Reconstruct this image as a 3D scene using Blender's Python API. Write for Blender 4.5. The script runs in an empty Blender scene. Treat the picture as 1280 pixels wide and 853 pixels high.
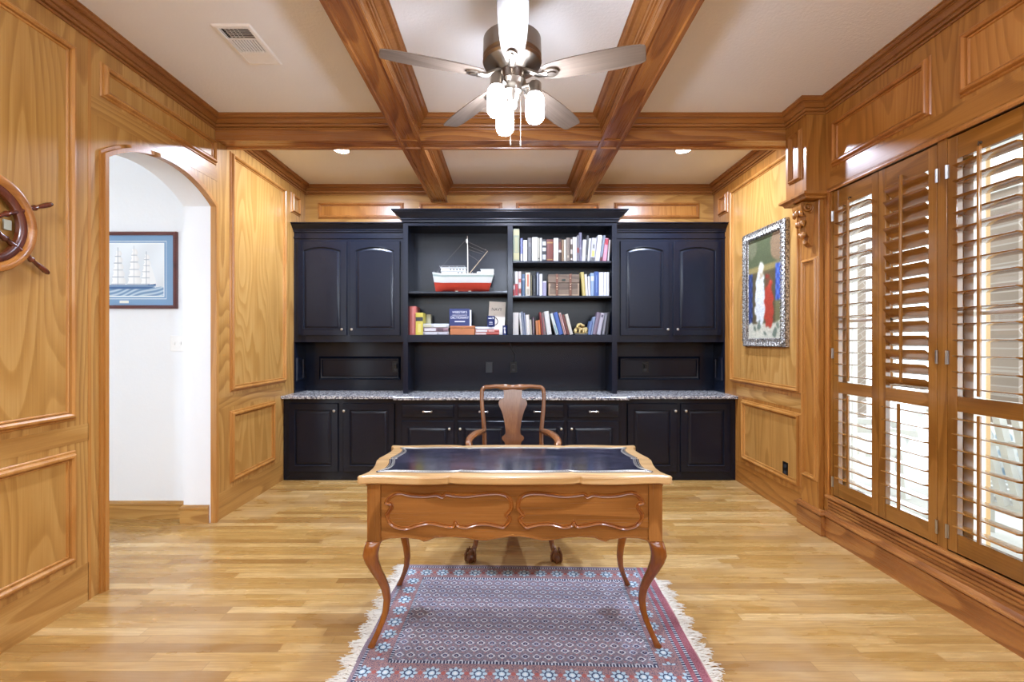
import bpy, bmesh, math, random
import numpy as np
from mathutils import Vector, Matrix
random.seed(7)
PI = math.pi
SC = bpy.context.scene
COL = SC.collection
# ------------------------------------------------------------------ camera frame
F, EYE, CX, CY = 580.0, 1.36, 636.0, 427.3
def PX(x, Y): return (x - CX) * Y / F
def PZ(y, Y): return EYE - (y - CY) * Y / F
XL, XR, YB, H, YN = -2.211, 2.224, 5.043, 3.047, -1.3
# ------------------------------------------------------------------ materials
def lin(c):
    if isinstance(c, str):
        c = tuple(int(c[i:i+2], 16) / 255 for i in (0, 2, 4))
    return tuple((v / 12.92 if v <= .04045 else ((v + .055) / 1.055) ** 2.4) for v in c) + (1.0,)
class NT:
    def __init__(s, name):
        s.m = bpy.data.materials.new(name); s.m.use_nodes = True
        s.t = s.m.node_tree; s.n = s.t.nodes; s.n.clear()
        s.out = s.n.new('ShaderNodeOutputMaterial'); s.b = s.n.new('ShaderNodeBsdfPrincipled')
        s.t.links.new(s.b.outputs[0], s.out.inputs[0])
    def new(s, t, **kw):
        n = s.n.new(t)
        for k, v in kw.items(): setattr(n, k, v)
        return n
    def link(s, a, b): s.t.links.new(a, b)
    def inp(s, node, i, v):
        if hasattr(v, 'is_output') or isinstance(v, bpy.types.NodeSocket): s.link(v, node.inputs[i])
        else: node.inputs[i].default_value = v
    def math(s, op, a, b=0.0, c=None):
        n = s.new('ShaderNodeMath', operation=op); s.inp(n, 0, a); s.inp(n, 1, b)
        if c is not None: s.inp(n, 2, c)
        return n.outputs[0]
    def vmath(s, op, a, b):
        n = s.new('ShaderNodeVectorMath', operation=op); s.inp(n, 0, a); s.inp(n, 1, b); return n.outputs[0]
    def coord(s, which='Object'): return s.new('ShaderNodeTexCoord').outputs[which]
    def rnd(s): return s.new('ShaderNodeObjectInfo').outputs['Random']
    def noise(s, vec, scale, detail=2, rough=.5, dist=0):
        n = s.new('ShaderNodeTexNoise'); s.link(vec, n.inputs['Vector'])
        n.inputs['Scale'].default_value = scale; n.inputs['Detail'].default_value = detail
        n.inputs['Roughness'].default_value = rough; n.inputs['Distortion'].default_value = dist
        return n.outputs['Fac']
    def ramp(s, fac, stops):
        r = s.new('ShaderNodeValToRGB'); s.inp(r, 0, fac); e = r.color_ramp.elements
        while len(e) < len(stops): e.new(.5)
        for k, (p, c) in enumerate(stops): e[k].position = p; e[k].color = c if len(c) == 4 else tuple(c) + (1,)
        return r.outputs[0]
    def mix(s, fac, a, b, blend='MIX'):
        n = s.new('ShaderNodeMix', data_type='RGBA', blend_type=blend)
        s.inp(n, 0, fac); s.inp(n, 6, a); s.inp(n, 7, b); return n.outputs[2]
    def bump(s, h, strength, dist=.002):
        n = s.new('ShaderNodeBump'); s.link(h, n.inputs['Height'])
        n.inputs['Strength'].default_value = strength; n.inputs['Distance'].default_value = dist
        s.link(n.outputs[0], s.b.inputs['Normal'])
    def set(s, **kw):
        for k, v in kw.items():
            s.inp(s.b, {'color': 'Base Color', 'rough': 'Roughness', 'metal': 'Metallic', 'coat': 'Coat Weight', 'coatr': 'Coat Roughness',
                        'spec': 'Specular IOR Level', 'alpha': 'Alpha', 'trans': 'Transmission Weight', 'emit': 'Emission Color', 'es': 'Emission Strength', 'sheen': 'Sheen Weight'}[k], v)
        return s.m
_plain = {}
def plain(col, rough=.5, metal=0, name=None, spec=.5, coat=0, vary=.06):
    key = (str(col), rough, metal, spec, coat)
    if key in _plain: return _plain[key]
    n = NT(name or 'paint_' + str(len(_plain)))
    c = lin(col)
    v = n.noise(n.coord(), 14, 3)
    n.set(color=n.mix(v, tuple(x * (1 - vary) for x in c[:3]) + (1,), tuple(min(1, x * (1 + vary)) for x in c[:3]) + (1,)), rough=rough, metal=metal, spec=spec, coat=coat)
    _plain[key] = n.m
    return n.m
def wood(name, dark, mid, light, axis='z', scale=1.0, rough=.32, ring=9, fig=.55, coat=.25, seams=None):
    n = NT(name)
    off = n.vmath('MULTIPLY', n.new('ShaderNodeCombineXYZ').outputs[0], (0, 0, 0))
    r = n.rnd()
    cx = n.new('ShaderNodeCombineXYZ'); n.link(n.math('MULTIPLY', r, 37.0), cx.inputs[0]); n.link(n.math('MULTIPLY', r, 17.0), cx.inputs[1]); n.link(n.math('MULTIPLY', r, 53.0), cx.inputs[2])
    v = n.vmath('ADD', n.coord(), cx.outputs[0])
    lo = {'x': (.16, 1, 1), 'y': (1, .16, 1), 'z': (1, 1, .16)}[axis]
    hi = {'x': (.02, 1, 1), 'y': (1, .02, 1), 'z': (1, 1, .02)}[axis]
    n1 = n.noise(n.vmath('MULTIPLY', v, lo), 2.3 * scale, 2.0, .4, .1)
    s1 = n.math('FRACT', n.math('MULTIPLY', n1, ring * 2.6))
    s1 = n.math('MULTIPLY', n.math('POWER', s1, 2.2), n.math('SUBTRACT', 1.0, n.math('POWER', s1, 14.0)))
    s1 = n.math('MULTIPLY', s1, 1.25)
    n2 = n.noise(n.vmath('MULTIPLY', v, hi), 120 * scale, 3, .6)
    n3 = n.noise(n.vmath('MULTIPLY', v, lo), 1.1 * scale, 1.5)
    g = n.math('ADD', n.math('MULTIPLY', s1, fig * .62), n.math('MULTIPLY', n2, .45))
    g = n.math('ADD', g, n.math('MULTIPLY', n3, .42))
    c = n.ramp(g, [(.25, lin(light)), (.55, lin(mid)), (1.0, lin(dark))])
    if seams:   # edge-glued veneer strips of slightly different tone
        ax, w = seams
        sep = n.new('ShaderNodeSeparateXYZ'); n.link(n.coord(), sep.inputs[0])
        wn = n.new('ShaderNodeTexWhiteNoise', noise_dimensions='1D'); n.link(n.math('FLOOR', n.math('DIVIDE', sep.outputs['xyz'.index(ax)], w)), wn.inputs['W'])
        c = n.mix(n.math('MULTIPLY', wn.outputs['Value'], .35), c, n.mix(.5, c, lin(light)))
    n.set(color=c, rough=n.math('MULTIPLY_ADD', n2, .12, rough - .06), coat=coat, coatr=.12)
    n.bump(n2, .12, .0015)
    return n.m
W = {}
for ax in 'xyz':
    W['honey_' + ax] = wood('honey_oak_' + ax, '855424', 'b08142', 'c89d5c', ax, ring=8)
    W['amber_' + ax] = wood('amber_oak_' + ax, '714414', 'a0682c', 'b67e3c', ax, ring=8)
    W['beam_' + ax] = wood('stained_beam_oak_' + ax, '5f3312', '986030', 'ba8244', ax, ring=7, rough=.28)
    W['shut_' + ax] = wood('shutter_wood_' + ax, '683d14', '8c5a22', 'a57034', ax, ring=4, rough=.16, coat=.8)
    W['walnut_' + ax] = wood('desk_fruitwood_' + ax, '61360f', '8d5826', 'ad743a', ax, ring=7, rough=.26, coat=.4)
    W['legs_' + ax] = wood('polished_leg_wood_' + ax, '5e3012', '8a4d1c', 'a3652a', ax, ring=4, rough=.22, coat=.5)
    W['edge_' + ax] = wood('bleached_edge_wood_' + ax, 'a37840', 'c9a069', 'dcba86', ax, ring=4, rough=.3, coat=.3)
    W['chair_' + ax] = wood('chair_mahogany_' + ax, '4a2a16', '7a4a28', '93643c', ax, ring=4, rough=.2, coat=.6)
W['field'] = wood('panel_field_veneer', '906126', 'b08140', 'c59b5a', 'z', ring=9, seams=('y', .17))
W['field_r'] = wood('panel_field_veneer_golden', '906026', 'b28242', 'c89f5f', 'z', ring=7, seams=('y', .15))
W['field_amber'] = wood('frieze_panel_veneer', '7c4a18', 'a96c2d', 'bf8542', 'z', ring=8, seams=('y', .2))
W['mould'] = wood('moulding_wood', '82501f', 'ad7434', 'c79251', 'z', ring=3, fig=.3)
W['mould_a'] = wood('amber_moulding_wood', '70410f', '9f6228', 'b97a3a', 'z', ring=3, fig=.3)

def black_paint():
    n = NT('satin_black_cabinet_paint')
    v = n.noise(n.coord(), 3, 2)
    n.set(color=n.mix(v, lin('0a101d'), lin('0f1726')), rough=.27, spec=.4)
    return n.m
BLACK = black_paint()
BLACKM = plain('0b0b0d', .35, name='black_plastic')
def plaster(name, col, sc=90, st=.25):
    n = NT(name); v = n.noise(n.coord(), sc, 4, .6)
    n.set(color=n.mix(n.noise(n.coord(), 3, 2), lin(col), tuple(x * .97 for x in lin(col)[:3]) + (1,)), rough=.85, spec=.2); n.bump(v, st, .006)
    return n.m
CEIL = plaster('textured_white_ceiling', 'eff1f4', 60, .35)
PLAST = plaster('white_wall_plaster', 'eef0f3', 45, .15)
NICKEL = plain('d8d6d0', .28, 1, 'brushed_nickel')
PEWTER = plain('8d8378', .3, 1, 'pewter_metal')
STEEL = plain('c9c9c8', .3, 1, 'hinge_steel')
# ------------------------------------------------------------------ mesh building
class MB:
    def __init__(s): s.bm = bmesh.new(); s.mi = 0
    def v(s, p): return s.bm.verts.new(p)
    def face(s, vs):
        try:
            f = s.bm.faces.new(vs); f.material_index = s.mi; return f
        except ValueError: return None
    def quad(s, *ps): return s.face([s.v(p) for p in ps])
    def box(s, x0, x1, y0, y1, z0, z1):
        if x0 > x1: x0, x1 = x1, x0
        if y0 > y1: y0, y1 = y1, y0
        if z0 > z1: z0, z1 = z1, z0
        p = [s.v((x, y, z)) for z in (z0, z1) for y in (y0, y1) for x in (x0, x1)]
        for a in ((0, 2, 3, 1), (4, 5, 7, 6), (0, 1, 5, 4), (2, 6, 7, 3), (0, 4, 6, 2), (1, 3, 7, 5)): s.face([p[i] for i in a])
        return s
    def prism(s, pts, fn, h0, h1):
        a = [s.v(fn(u, v, h0)) for u, v in pts]; b = [s.v(fn(u, v, h1)) for u, v in pts]
        s.face(a[::-1]); s.face(b)
        k = len(pts)
        for i in range(k): s.face([a[i], a[(i + 1) % k], b[(i + 1) % k], b[i]])
        return s
    def rings(s, rings, cap0=True, cap1=True, closed_len=False):
        R = [[s.v(p) for p in r] for r in rings]
        m = len(R[0])
        for a, b in zip(R, R[1:]):
            for i in range(m): s.face([a[i], a[(i + 1) % m], b[(i + 1) % m], b[i]])
        if closed_len:
            a, b = R[-1], R[0]
            for i in range(m): s.face([a[i], a[(i + 1) % m], b[(i + 1) % m], b[i]])
        else:
            if cap0: s.face(R[0][::-1])
            if cap1: s.face(R[-1])
        return s
    def tube(s, pts, rad, n=10, sq=0.0, closed=False, asp=1.0):
        P = [Vector(p) for p in pts]; k = len(P)
        if not hasattr(rad, '__len__'): rad = [rad] * k
        rings = []; up = None
        for i in range(k):
            if closed: t = P[(i + 1) % k] - P[i - 1]
            else: t = P[min(i + 1, k - 1)] - P[max(i - 1, 0)]
            t.normalize()
            if up is None:
                up = Vector((0, 0, 1)) if abs(t.z) < .9 else Vector((0, 1, 0))
            up = (up - t * up.dot(t)).normalized(); sd = t.cross(up)
            ring = []
            for j in range(n):
                a = 2 * PI * (j + .5) / n; c, q = math.cos(a), math.sin(a)
                m = 1.0
                if sq: m = 1 / max(abs(c), abs(q)) * sq + (1 - sq)
                ring.append(P[i] + (sd * c * asp + up * q) * rad[i] * m)
            rings.append(ring)
        return s.rings(rings, closed_len=closed)
    def lathe(s, prof, c=(0, 0, 0), n=24, axis='z'):
        rings = []
        for r, h in prof:
            ring = []
            for j in range(n):
                a = 2 * PI * j / n; u, v = r * math.cos(a), r * math.sin(a)
                p = {'z': (u, v, h), 'y': (u, h, -v), 'x': (h, u, v)}[axis]
                ring.append(Vector(p) + Vector(c))
            rings.append(ring)
        return s.rings(rings)
    def ball(s, c, r, n=10, sc=(1, 1, 1)):
        prof = [(max(1e-4, r * math.sin(PI * i / n)), -r * math.cos(PI * i / n)) for i in range(n + 1)]
        rings = []
        for pr, h in prof:
            rings.append([Vector((c[0] + pr * math.cos(2 * PI * j / n) * sc[0], c[1] + pr * math.sin(2 * PI * j / n) * sc[1], c[2] + h * sc[2])) for j in range(n)])
        return s.rings(rings)
    def loop(s, pts, prof, fn, cap=False, base=True):
        """moulding round a closed 2-D outline; prof = (outward offset, height)"""
        rings = []
        for d, h in prof:
            rings.append([s.v(fn(u, v, h)) for u, v in offset(pts, d)])
        m = len(pts)
        for a, b in zip(rings, rings[1:]):
            for i in range(m): s.face([a[i], a[(i + 1) % m], b[(i + 1) % m], b[i]])
        if cap: s.face(rings[-1])
        return s
    def sweep(s, path, prof, closed=False, side=1):
        """profile (offset to the side, z) along a plan polyline"""
        k = len(path); P = [Vector(p) for p in path]; rows = []
        for i in range(k):
            a = P[i] - P[i - 1] if (closed or i) else P[1] - P[0]
            b = P[(i + 1) % k] - P[i] if (closed or i < k - 1) else a
            a = a.normalized(); b = b.normalized()
            na, nb = Vector((-a.y, a.x)) * side, Vector((-b.y, b.x)) * side
            m = na + nb; m = m / max(.2, m.dot(na)) if m.length > 1e-6 else na
            rows.append([s.v((P[i].x + m.x * d, P[i].y + m.y * d, z)) for d, z in prof])
        for i in range(k if closed else k - 1):
            a, b = rows[i], rows[(i + 1) % k]
            for j in range(len(prof) - 1): s.face([a[j], b[j], b[j + 1], a[j + 1]])
        if not closed:
            s.face(rows[0]); s.face(rows[-1][::-1])
        return s
    def build(s, name, mat, parent=None, smooth=None, bevel=0, label=None, tri=False, sub=0):
        bm = s.bm
        bmesh.ops.remove_doubles(bm, verts=bm.verts, dist=1e-6)
        bmesh.ops.recalc_face_normals(bm, faces=bm.faces)
        me = bpy.data.meshes.new(name)
        if parent is not None:
            M = world_of(parent).inverted(); bm.transform(M)
        bm.to_mesh(me); bm.free()
        o = bpy.data.objects.new(name, me); COL.objects.link(o)
        for m in (mat if isinstance(mat, (list, tuple)) else [mat]): me.materials.append(m)
        if parent is not None: o.parent = parent
        if smooth is not None:
            me.polygons.foreach_set('use_smooth', [True] * len(me.polygons))
            me.set_sharp_from_angle(angle=math.radians(smooth))
        if bevel:
            md = o.modifiers.new('bevel', 'BEVEL'); md.width = bevel; md.segments = 2; md.limit_method = 'ANGLE'; md.angle_limit = math.radians(40)
        if sub:
            md = o.modifiers.new('sub', 'SUBSURF'); md.levels = sub; md.render_levels = sub
        if label: o['label'] = label
        return o
def world_of(o):
    M = Matrix.LocRotScale(o.location, o.rotation_euler, o.scale)
    return world_of(o.parent) @ M if o.parent else M
def area2(pts): return sum(pts[i - 1][0] * p[1] - p[0] * pts[i - 1][1] for i, p in enumerate(pts))
def offset(pts, d):
    if not d: return list(pts)
    sg = 1 if area2(pts) > 0 else -1
    out = []; k = len(pts)
    for i in range(k):
        p0, p1, p2 = Vector(pts[i - 1]), Vector(pts[i]), Vector(pts[(i + 1) % k])
        a, b = (p1 - p0), (p2 - p1)
        a = a.normalized() if a.length > 1e-9 else b.normalized(); b = b.normalized() if b.length > 1e-9 else a
        na, nb = Vector((a.y, -a.x)) * sg, Vector((b.y, -b.x)) * sg
        m = na + nb; m = m / max(.35, m.dot(na)) if m.length > 1e-6 else na
        out.append((p1.x + m.x * d, p1.y + m.y * d))
    return out
def spline(pts, sub=6, closed=True):
    out = []; k = len(pts)
    for i in range(k if closed else k - 1):
        g = (lambda j: pts[j % k]) if closed else (lambda j: pts[min(max(j, 0), k - 1)])
        p0, p1, p2, p3 = (Vector(g(i + q)) for q in (-1, 0, 1, 2))
        for j in range(sub):
            t = j / sub
            out.append(tuple(.5 * ((2 * p1) + (p2 - p0) * t + (2 * p0 - 5 * p1 + 4 * p2 - p3) * t * t + (3 * p1 - p0 - 3 * p2 + p3) * t ** 3)))
    if not closed: out.append(tuple(pts[-1]))
    return out
def rect(u0, u1, v0, v1): return [(u0, v0), (u1, v0), (u1, v1), (u0, v1)]
# plane mappings (u, v, height out of the surface)
def onX(X, sgn): return lambda u, v, h: (X + sgn * h, u, v)      # u = y, v = z
def onY(Y): return lambda u, v, h: (u, Y - h, v)                # facing the camera
def onZ(Z): return lambda u, v, h: (u, v, Z + h)
# ------------------------------------------------------------------ scene grammar
def tag(o, label=None, cat=None, group=None, kind=None):
    if label: o['label'] = label
    if cat: o['category'] = cat
    if group: o['group'] = group
    if kind: o['kind'] = kind
    return o
def thing(name, label, cat, loc=(0, 0, 0), rz=0, group=None):
    o = bpy.data.objects.new(name, None); COL.objects.link(o)
    o.location = loc; o.rotation_euler = (0, 0, rz); o.empty_display_size = .05
    return tag(o, label, cat, group)
def struct(o, label, cat):
    return tag(o, label, cat, kind='structure')
def text(name, body, size, loc, rot, mat, parent, ext=.0004, align='CENTER', sx=1.0):
    cu = bpy.data.curves.new(name, 'FONT'); cu.body = body; cu.size = size; cu.extrude = ext
    cu.align_x = align; cu.align_y = 'CENTER'
    tmp = bpy.data.objects.new(name + '_curve', cu); COL.objects.link(tmp)
    dg = bpy.context.evaluated_depsgraph_get(); dg.update()
    me = bpy.data.meshes.new_from_object(tmp.evaluated_get(dg)); bpy.data.objects.remove(tmp); bpy.data.curves.remove(cu)
    me.materials.clear(); me.materials.append(mat)
    o = bpy.data.objects.new(name, me); COL.objects.link(o)
    M = Matrix.LocRotScale(Vector(loc), rot if not isinstance(rot, tuple) else __import__('mathutils').Euler(rot), Vector((sx, 1, 1)))
    o.parent = parent; o.matrix_local = world_of(parent).inverted() @ M
    return o
def colour_grid(name, fn, nu, nv, place, rough, parent=None, spec=.4, bumpy=False, coat=0):
    """a fine quad grid whose colours are computed per face from the design itself; fn(u,v)->rgb array, u,v in 0..1"""
    u = np.linspace(0, 1, nu + 1); v = np.linspace(0, 1, nv + 1)
    U, V = np.meshgrid(u, v)
    co = np.array(place(U.ravel(), V.ravel())).T.astype(np.float32)
    if parent is not None:
        M = np.array(world_of(parent).inverted()); co = co @ M[:3, :3].T.astype(np.float32) + M[:3, 3].astype(np.float32)
    idx = np.arange((nu + 1) * (nv + 1)).reshape(nv + 1, nu + 1)
    q = np.stack([idx[:-1, :-1], idx[:-1, 1:], idx[1:, 1:], idx[1:, :-1]], -1).reshape(-1, 4)
    me = bpy.data.meshes.new(name); me.from_pydata(co.tolist(), [], q.tolist())
    uc, vc = (u[:-1] + u[1:]) / 2, (v[:-1] + v[1:]) / 2
    UC, VC = np.meshgrid(uc, vc)
    rgb = np.clip(fn(UC.ravel(), VC.ravel()), 0, 1)
    rgb = np.where(rgb <= .04045, rgb / 12.92, ((rgb + .055) / 1.055) ** 2.4)
    a = me.color_attributes.new('design', 'FLOAT_COLOR', 'CORNER')
    c4 = np.ones((len(q), 4, 4), np.float32); c4[:, :, :3] = rgb[:, None, :]
    a.data.foreach_set('color', c4.ravel())
    n = NT(name + '_design'); at = n.new('ShaderNodeVertexColor', layer_name='design')
    n.set(color=at.outputs[0], rough=rough, spec=spec, coat=coat)
    if bumpy: n.bump(n.noise(n.coord(), 420, 2), .5, .003)
    o = bpy.data.objects.new(name, me); COL.objects.link(o); me.materials.append(n.m)
    if parent is not None: o.parent = parent
    return o
# ================================================================== THE ROOM
def floor_mat():
    n = NT('oak_strip_floor')
    sep = n.new('ShaderNodeSeparateXYZ'); n.link(n.coord(), sep.inputs[0])
    x, y = sep.outputs[0], sep.outputs[1]
    w, L = .058, .85
    row = n.math('FLOOR', n.math('DIVIDE', y, w))
    wn = n.new('ShaderNodeTexWhiteNoise', noise_dimensions='1D'); n.link(row, wn.inputs['W'])
    xs = n.math('DIVIDE', n.math('ADD', x, n.math('MULTIPLY', wn.outputs['Value'], 9.7)), L)
    cell = n.math('FLOOR', xs)
    cv = n.new('ShaderNodeCombineXYZ'); n.link(cell, cv.inputs[0]); n.link(row, cv.inputs[1])
    wn2 = n.new('ShaderNodeTexWhiteNoise', noise_dimensions='2D'); n.link(cv.outputs[0], wn2.inputs['Vector'])
    tone = n.ramp(wn2.outputs['Value'], [(0, lin('9a713c')), (.2, lin('b2894b')), (.55, lin('bd9556')), (.8, lin('c7a062')), (1, lin('d6b47a'))])
    off = n.new('ShaderNodeCombineXYZ'); n.link(n.math('MULTIPLY', wn2.outputs['Value'], 31), off.inputs[0]); n.link(n.math('MULTIPLY', row, .37), off.inputs[1])
    v = n.vmath('ADD', n.vmath('MULTIPLY', n.coord(), (.14, 1.6, 1)), off.outputs[0])
    g1 = n.noise(v, 11, 4, .55, .3)
    g2 = n.noise(n.vmath('MULTIPLY', n.coord(), (.03, 1, 1)), 170, 3)
    s1 = n.math('MULTIPLY_ADD', n.math('SINE', n.math('MULTIPLY', g1, 34)), .5, .5)
    c = n.mix(n.math('MULTIPLY', s1, .34), tone, lin('8f6228'))
    c = n.mix(n.math('MULTIPLY', n.ramp(g2, [(.42, (0, 0, 0)), (.66, (1, 1, 1))]), .30), c, lin('8a602a'))
    # worn, hazy finish in traffic paths
    wear = n.ramp(n.noise(n.vmath('MULTIPLY', n.coord(), (1, 1.5, 1)), 1.1, 4, .6), [(.5, (0, 0, 0)), (.72, (1, 1, 1))])
    c = n.mix(n.math('MULTIPLY', wear, .3), c, lin('cbb99c'))
    fy = n.math('FRACT', n.math('DIVIDE', y, w)); fx = n.math('FRACT', xs)
    e1 = n.math('LESS_THAN', n.math('MINIMUM', fy, n.math('SUBTRACT', 1, fy)), .022)
    e2 = n.math('LESS_THAN', n.math('MINIMUM', fx, n.math('SUBTRACT', 1, fx)), .0013)
    c = n.mix(n.math('MULTIPLY', n.math('MAXIMUM', e1, e2), .55), c, lin('7a5a30'))
    n.set(color=c, rough=n.math('MULTIPLY_ADD', wear, .12, n.math('MULTIPLY_ADD', g1, .14, .2)), coat=.15, coatr=.2)
    n.bump(n.math('SUBTRACT', g2, n.math('MULTIPLY', e1, .8)), .1, .002)
    return n.m
m = MB(); m.box(XL - .3, XR + .02, YN - .12, YN, 0, 1.9); struct(m.build('wall_near_added', W['amber_z']), 'added low oak wall behind the camera, open above to the sky', 'wall')  # unseen wall, added so sky light enters only from high up
m = MB(); m.box(XL - 1.9, XR + .05, YN, YB + .05, -.06, 0)
struct(m.build('floor', floor_mat()), 'worn honey oak strip floor running across the room', 'floor')
m = MB(); m.box(XL - .02, XR + .25, YN, YB + .2, H, H + .08)
struct(m.build('ceiling', CEIL), 'white textured ceiling above the coffer beams', 'ceiling')

PANEL = [(0, .003), (.003, .010), (.008, .012), (.009, .007), (.012, .007), (.014, .020), (.022, .028), (.031, .027), (.037, .020), (.039, .010), (.042, .010), (.047, .009), (.052, .001)]   # from the field outwards
def wall_panel(wall, X, sgn, y0, y1, z0, z1, field, mould, fw=.052):
    """bolection moulding round a veneered field on a side wall"""
    fn = onX(X, sgn)
    m = MB(); m.prism(rect(y0 + fw, y1 - fw, z0 + fw, z1 - fw), fn, 0.0, .003); m.build('panel_field', field, wall)
    m = MB(); m.loop(rect(y0 + fw, y1 - fw, z0 + fw, z1 - fw), [(-.001, .001)] + PANEL, fn)
    m.build('panel_moulding', mould, wall, smooth=35)
def rail(wall, X, sgn, y0, y1, z0, z1, mat, name='rail'):
    m = MB(); m.prism(rect(y0, y1, z0, z1), onX(X, sgn), 0, .0015); m.build(name, mat, wall)

# ---------------- left wall, with the arched opening to the hall
OA, OB, ZS, ZA = 2.543, 3.479, 2.374, 2.529
_half = (OB - OA) / 2; _rise = ZA - ZS; _R = (_half ** 2 + _rise ** 2) / (2 * _rise); _zc = ZA - _R; _yc = (OA + OB) / 2
def arch(d=0, k=24):
    R = _R + d; hw = _half + d; a0 = math.asin(min(1, hw / R))
    return [(_yc + R * math.sin(a), _zc + R * math.cos(a)) for a in [-a0 + 2 * a0 * i / k for i in range(k + 1)]]
def arch_wall(m, xa, xb, ya, yb, zt):
    for x0, x1 in ((xa, xb),):
        m.box(x0, x1, ya, OA, 0, zt); m.box(x0, x1, OB, yb, 0, zt)
        A = arch()
        for (y0, z0), (y1, z1) in zip(A, A[1:]):
            p = [m.v((x, y, z)) for x in (x0, x1) for y, z in ((y0, z0), (y1, z1), (y1, zt), (y0, zt))]
            m.face(p[:4]); m.face(p[4:][::-1]); m.face([p[0], p[4], p[5], p[1]]); m.face([p[2], p[6], p[7], p[3]])
m = MB(); arch_wall(m, XL - .02, XL, YN, YB, H)
wl = struct(m.build('wall_left', W['honey_z']), 'honey oak panelled wall with an arched opening on the left', 'wall')
wall_panel(wl, XL, 1, 1.48, 2.365, .96, 2.866, W['field'], W['mould'])
wall_panel(wl, XL, 1, 1.48, 2.365, .234, .808, W['field'], W['mould'])
wall_panel(wl, XL, 1, .42, 1.30, .96, 2.866, W['field'], W['mould'])
wall_panel(wl, XL, 1, .42, 1.30, .234, .808, W['field'], W['mould'])
wall_panel(wl, XL, 1, 2.506, 3.50, 2.688, 2.88, W['field'], W['mould'])
wall_panel(wl, XL, 1, 3.672, 4.588, .96, 2.872, W['field'], W['mould'])
wall_panel(wl, XL, 1, 3.672, 4.371, .234, .808, W['field'], W['mould'])
wall_panel(wl, XL, 1, 4.714, 4.89, 2.688, 2.872, W['field'], W['mould'], .04)
for a, b in ((YN, 2.44), (3.52, 4.53)):
    rail(wl, XL, 1, a, b, 0.0, .20, W['honey_y']); rail(wl, XL, 1, a, b, .842, .93, W['honey_y'])
rail(wl, XL, 1, 2.455, 3.52, 2.575, 2.675, W['honey_y'], 'arch_rail')
rail(wl, XL, 1, 2.437, 2.455, 0, 2.96, W['mould'], 'stile_edge')
# arch casing: a thin bead following the opening
m = MB(); fn = onX(XL, 1)
inner = [(OA, 0)] + arch() + [(OB, 0)]; outer = [(OA - .04, 0)] + arch(.04) + [(OB + .04, 0)]
for d0, d1, h0, h1 in ((-.0015, .022, -.024, .02), (.022, .04, -.001, .011)):
    A = [(OA - d0, 0)] + arch(d0) + [(OB + d0, 0)]; B = [(OA - d1, 0)] + arch(d1) + [(OB + d1, 0)]
    for i in range(len(A) - 1):
        q = [A[i], A[i + 1], B[i + 1], B[i]]
        m.prism(q, fn, h0, h1)
struct(m.build('trim_1', W['mould'], smooth=30), 'slim oak casing round the arched opening', 'trim')
m = MB(); m.box(XL - .2, XL + .004, OA + .001, OA + .014, 0, .14)
struct(m.build('baseboard_hall_end', W['honey_x'], bevel=.003), 'low oak base block on the near jamb of the arch', 'baseboard')
# plaster thickness of the arch
XH = -2.438
m = MB(); arch_wall(m, XH, XL - .02, YN, YB, H)
struct(m.build('wall_arch_reveal', PLAST, smooth=30), 'thick white plaster reveal inside the arched opening', 'wall')
YH = 3.570
m = MB(); m.box(XH - 1.7, XH, YH, YH + .1, 0, 2.9)
m.box(XH - 1.8, XH - 1.7, YN, YH + .1, 0, 2.9)  # unseen hall end wall, added to cut the sky light
struct(m.build('wall_hall', PLAST), 'white textured hallway wall seen through the arch', 'wall')
m = MB(); m.box(XH - 1.7, XL - .02, YN, YH + .1, 2.9, 2.95)
struct(m.build('ceiling_hall', CEIL), 'plain white hallway ceiling', 'ceiling')
BASE = [(0, 0), (.016, 0), (.016, .10), (.022, .108), (.022, .118), (.012, .124), (.006, .134), (0, .136)]
m = MB(); m.sweep([(XH - 1.7, YH), (XH - .0, YH)], BASE, side=-1)
struct(m.build('baseboard_hall', W['honey_x'], smooth=35), 'oak baseboard along the white hallway wall', 'baseboard')
m = MB(); m.sweep([(XH - .002, OB + .06), (XH - .002, OB), (XL - .034, OB)], [(d, z) for d, z in BASE], side=-1)
struct(m.build('baseboard_jamb', W['honey_x'], smooth=35), 'oak base block wrapping the far arch jamb', 'baseboard')

# ---------------- back wall
m = MB(); m.box(XL - .05, XR + .2, YB, YB + .1, 0, H)
wb = struct(m.build('wall_back', W['honey_x']), 'honey oak frieze wall above the black cabinets', 'wall')
def back_panel(x0, x1, z0, z1):
    fn = onY(YB); fw = .04
    mm = MB(); mm.prism(rect(x0 + fw, x1 - fw, z0 + fw, z1 - fw), fn, 0, .003); mm.build('panel_field', W['field_amber'], wb)
    mm = MB(); mm.loop(rect(x0 + fw, x1 - fw, z0 + fw, z1 - fw), [(-.001, .001)] + [(a * .77, b * .8) for a, b in PANEL], fn); mm.build('panel_moulding', W['mould_a'], wb, smooth=35)
for a, b in ((-2.074, -1.139), (-.974, -.074), (.078, .991), (1.143, 2.074)): back_panel(a, b, 2.693, 2.872)

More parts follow.
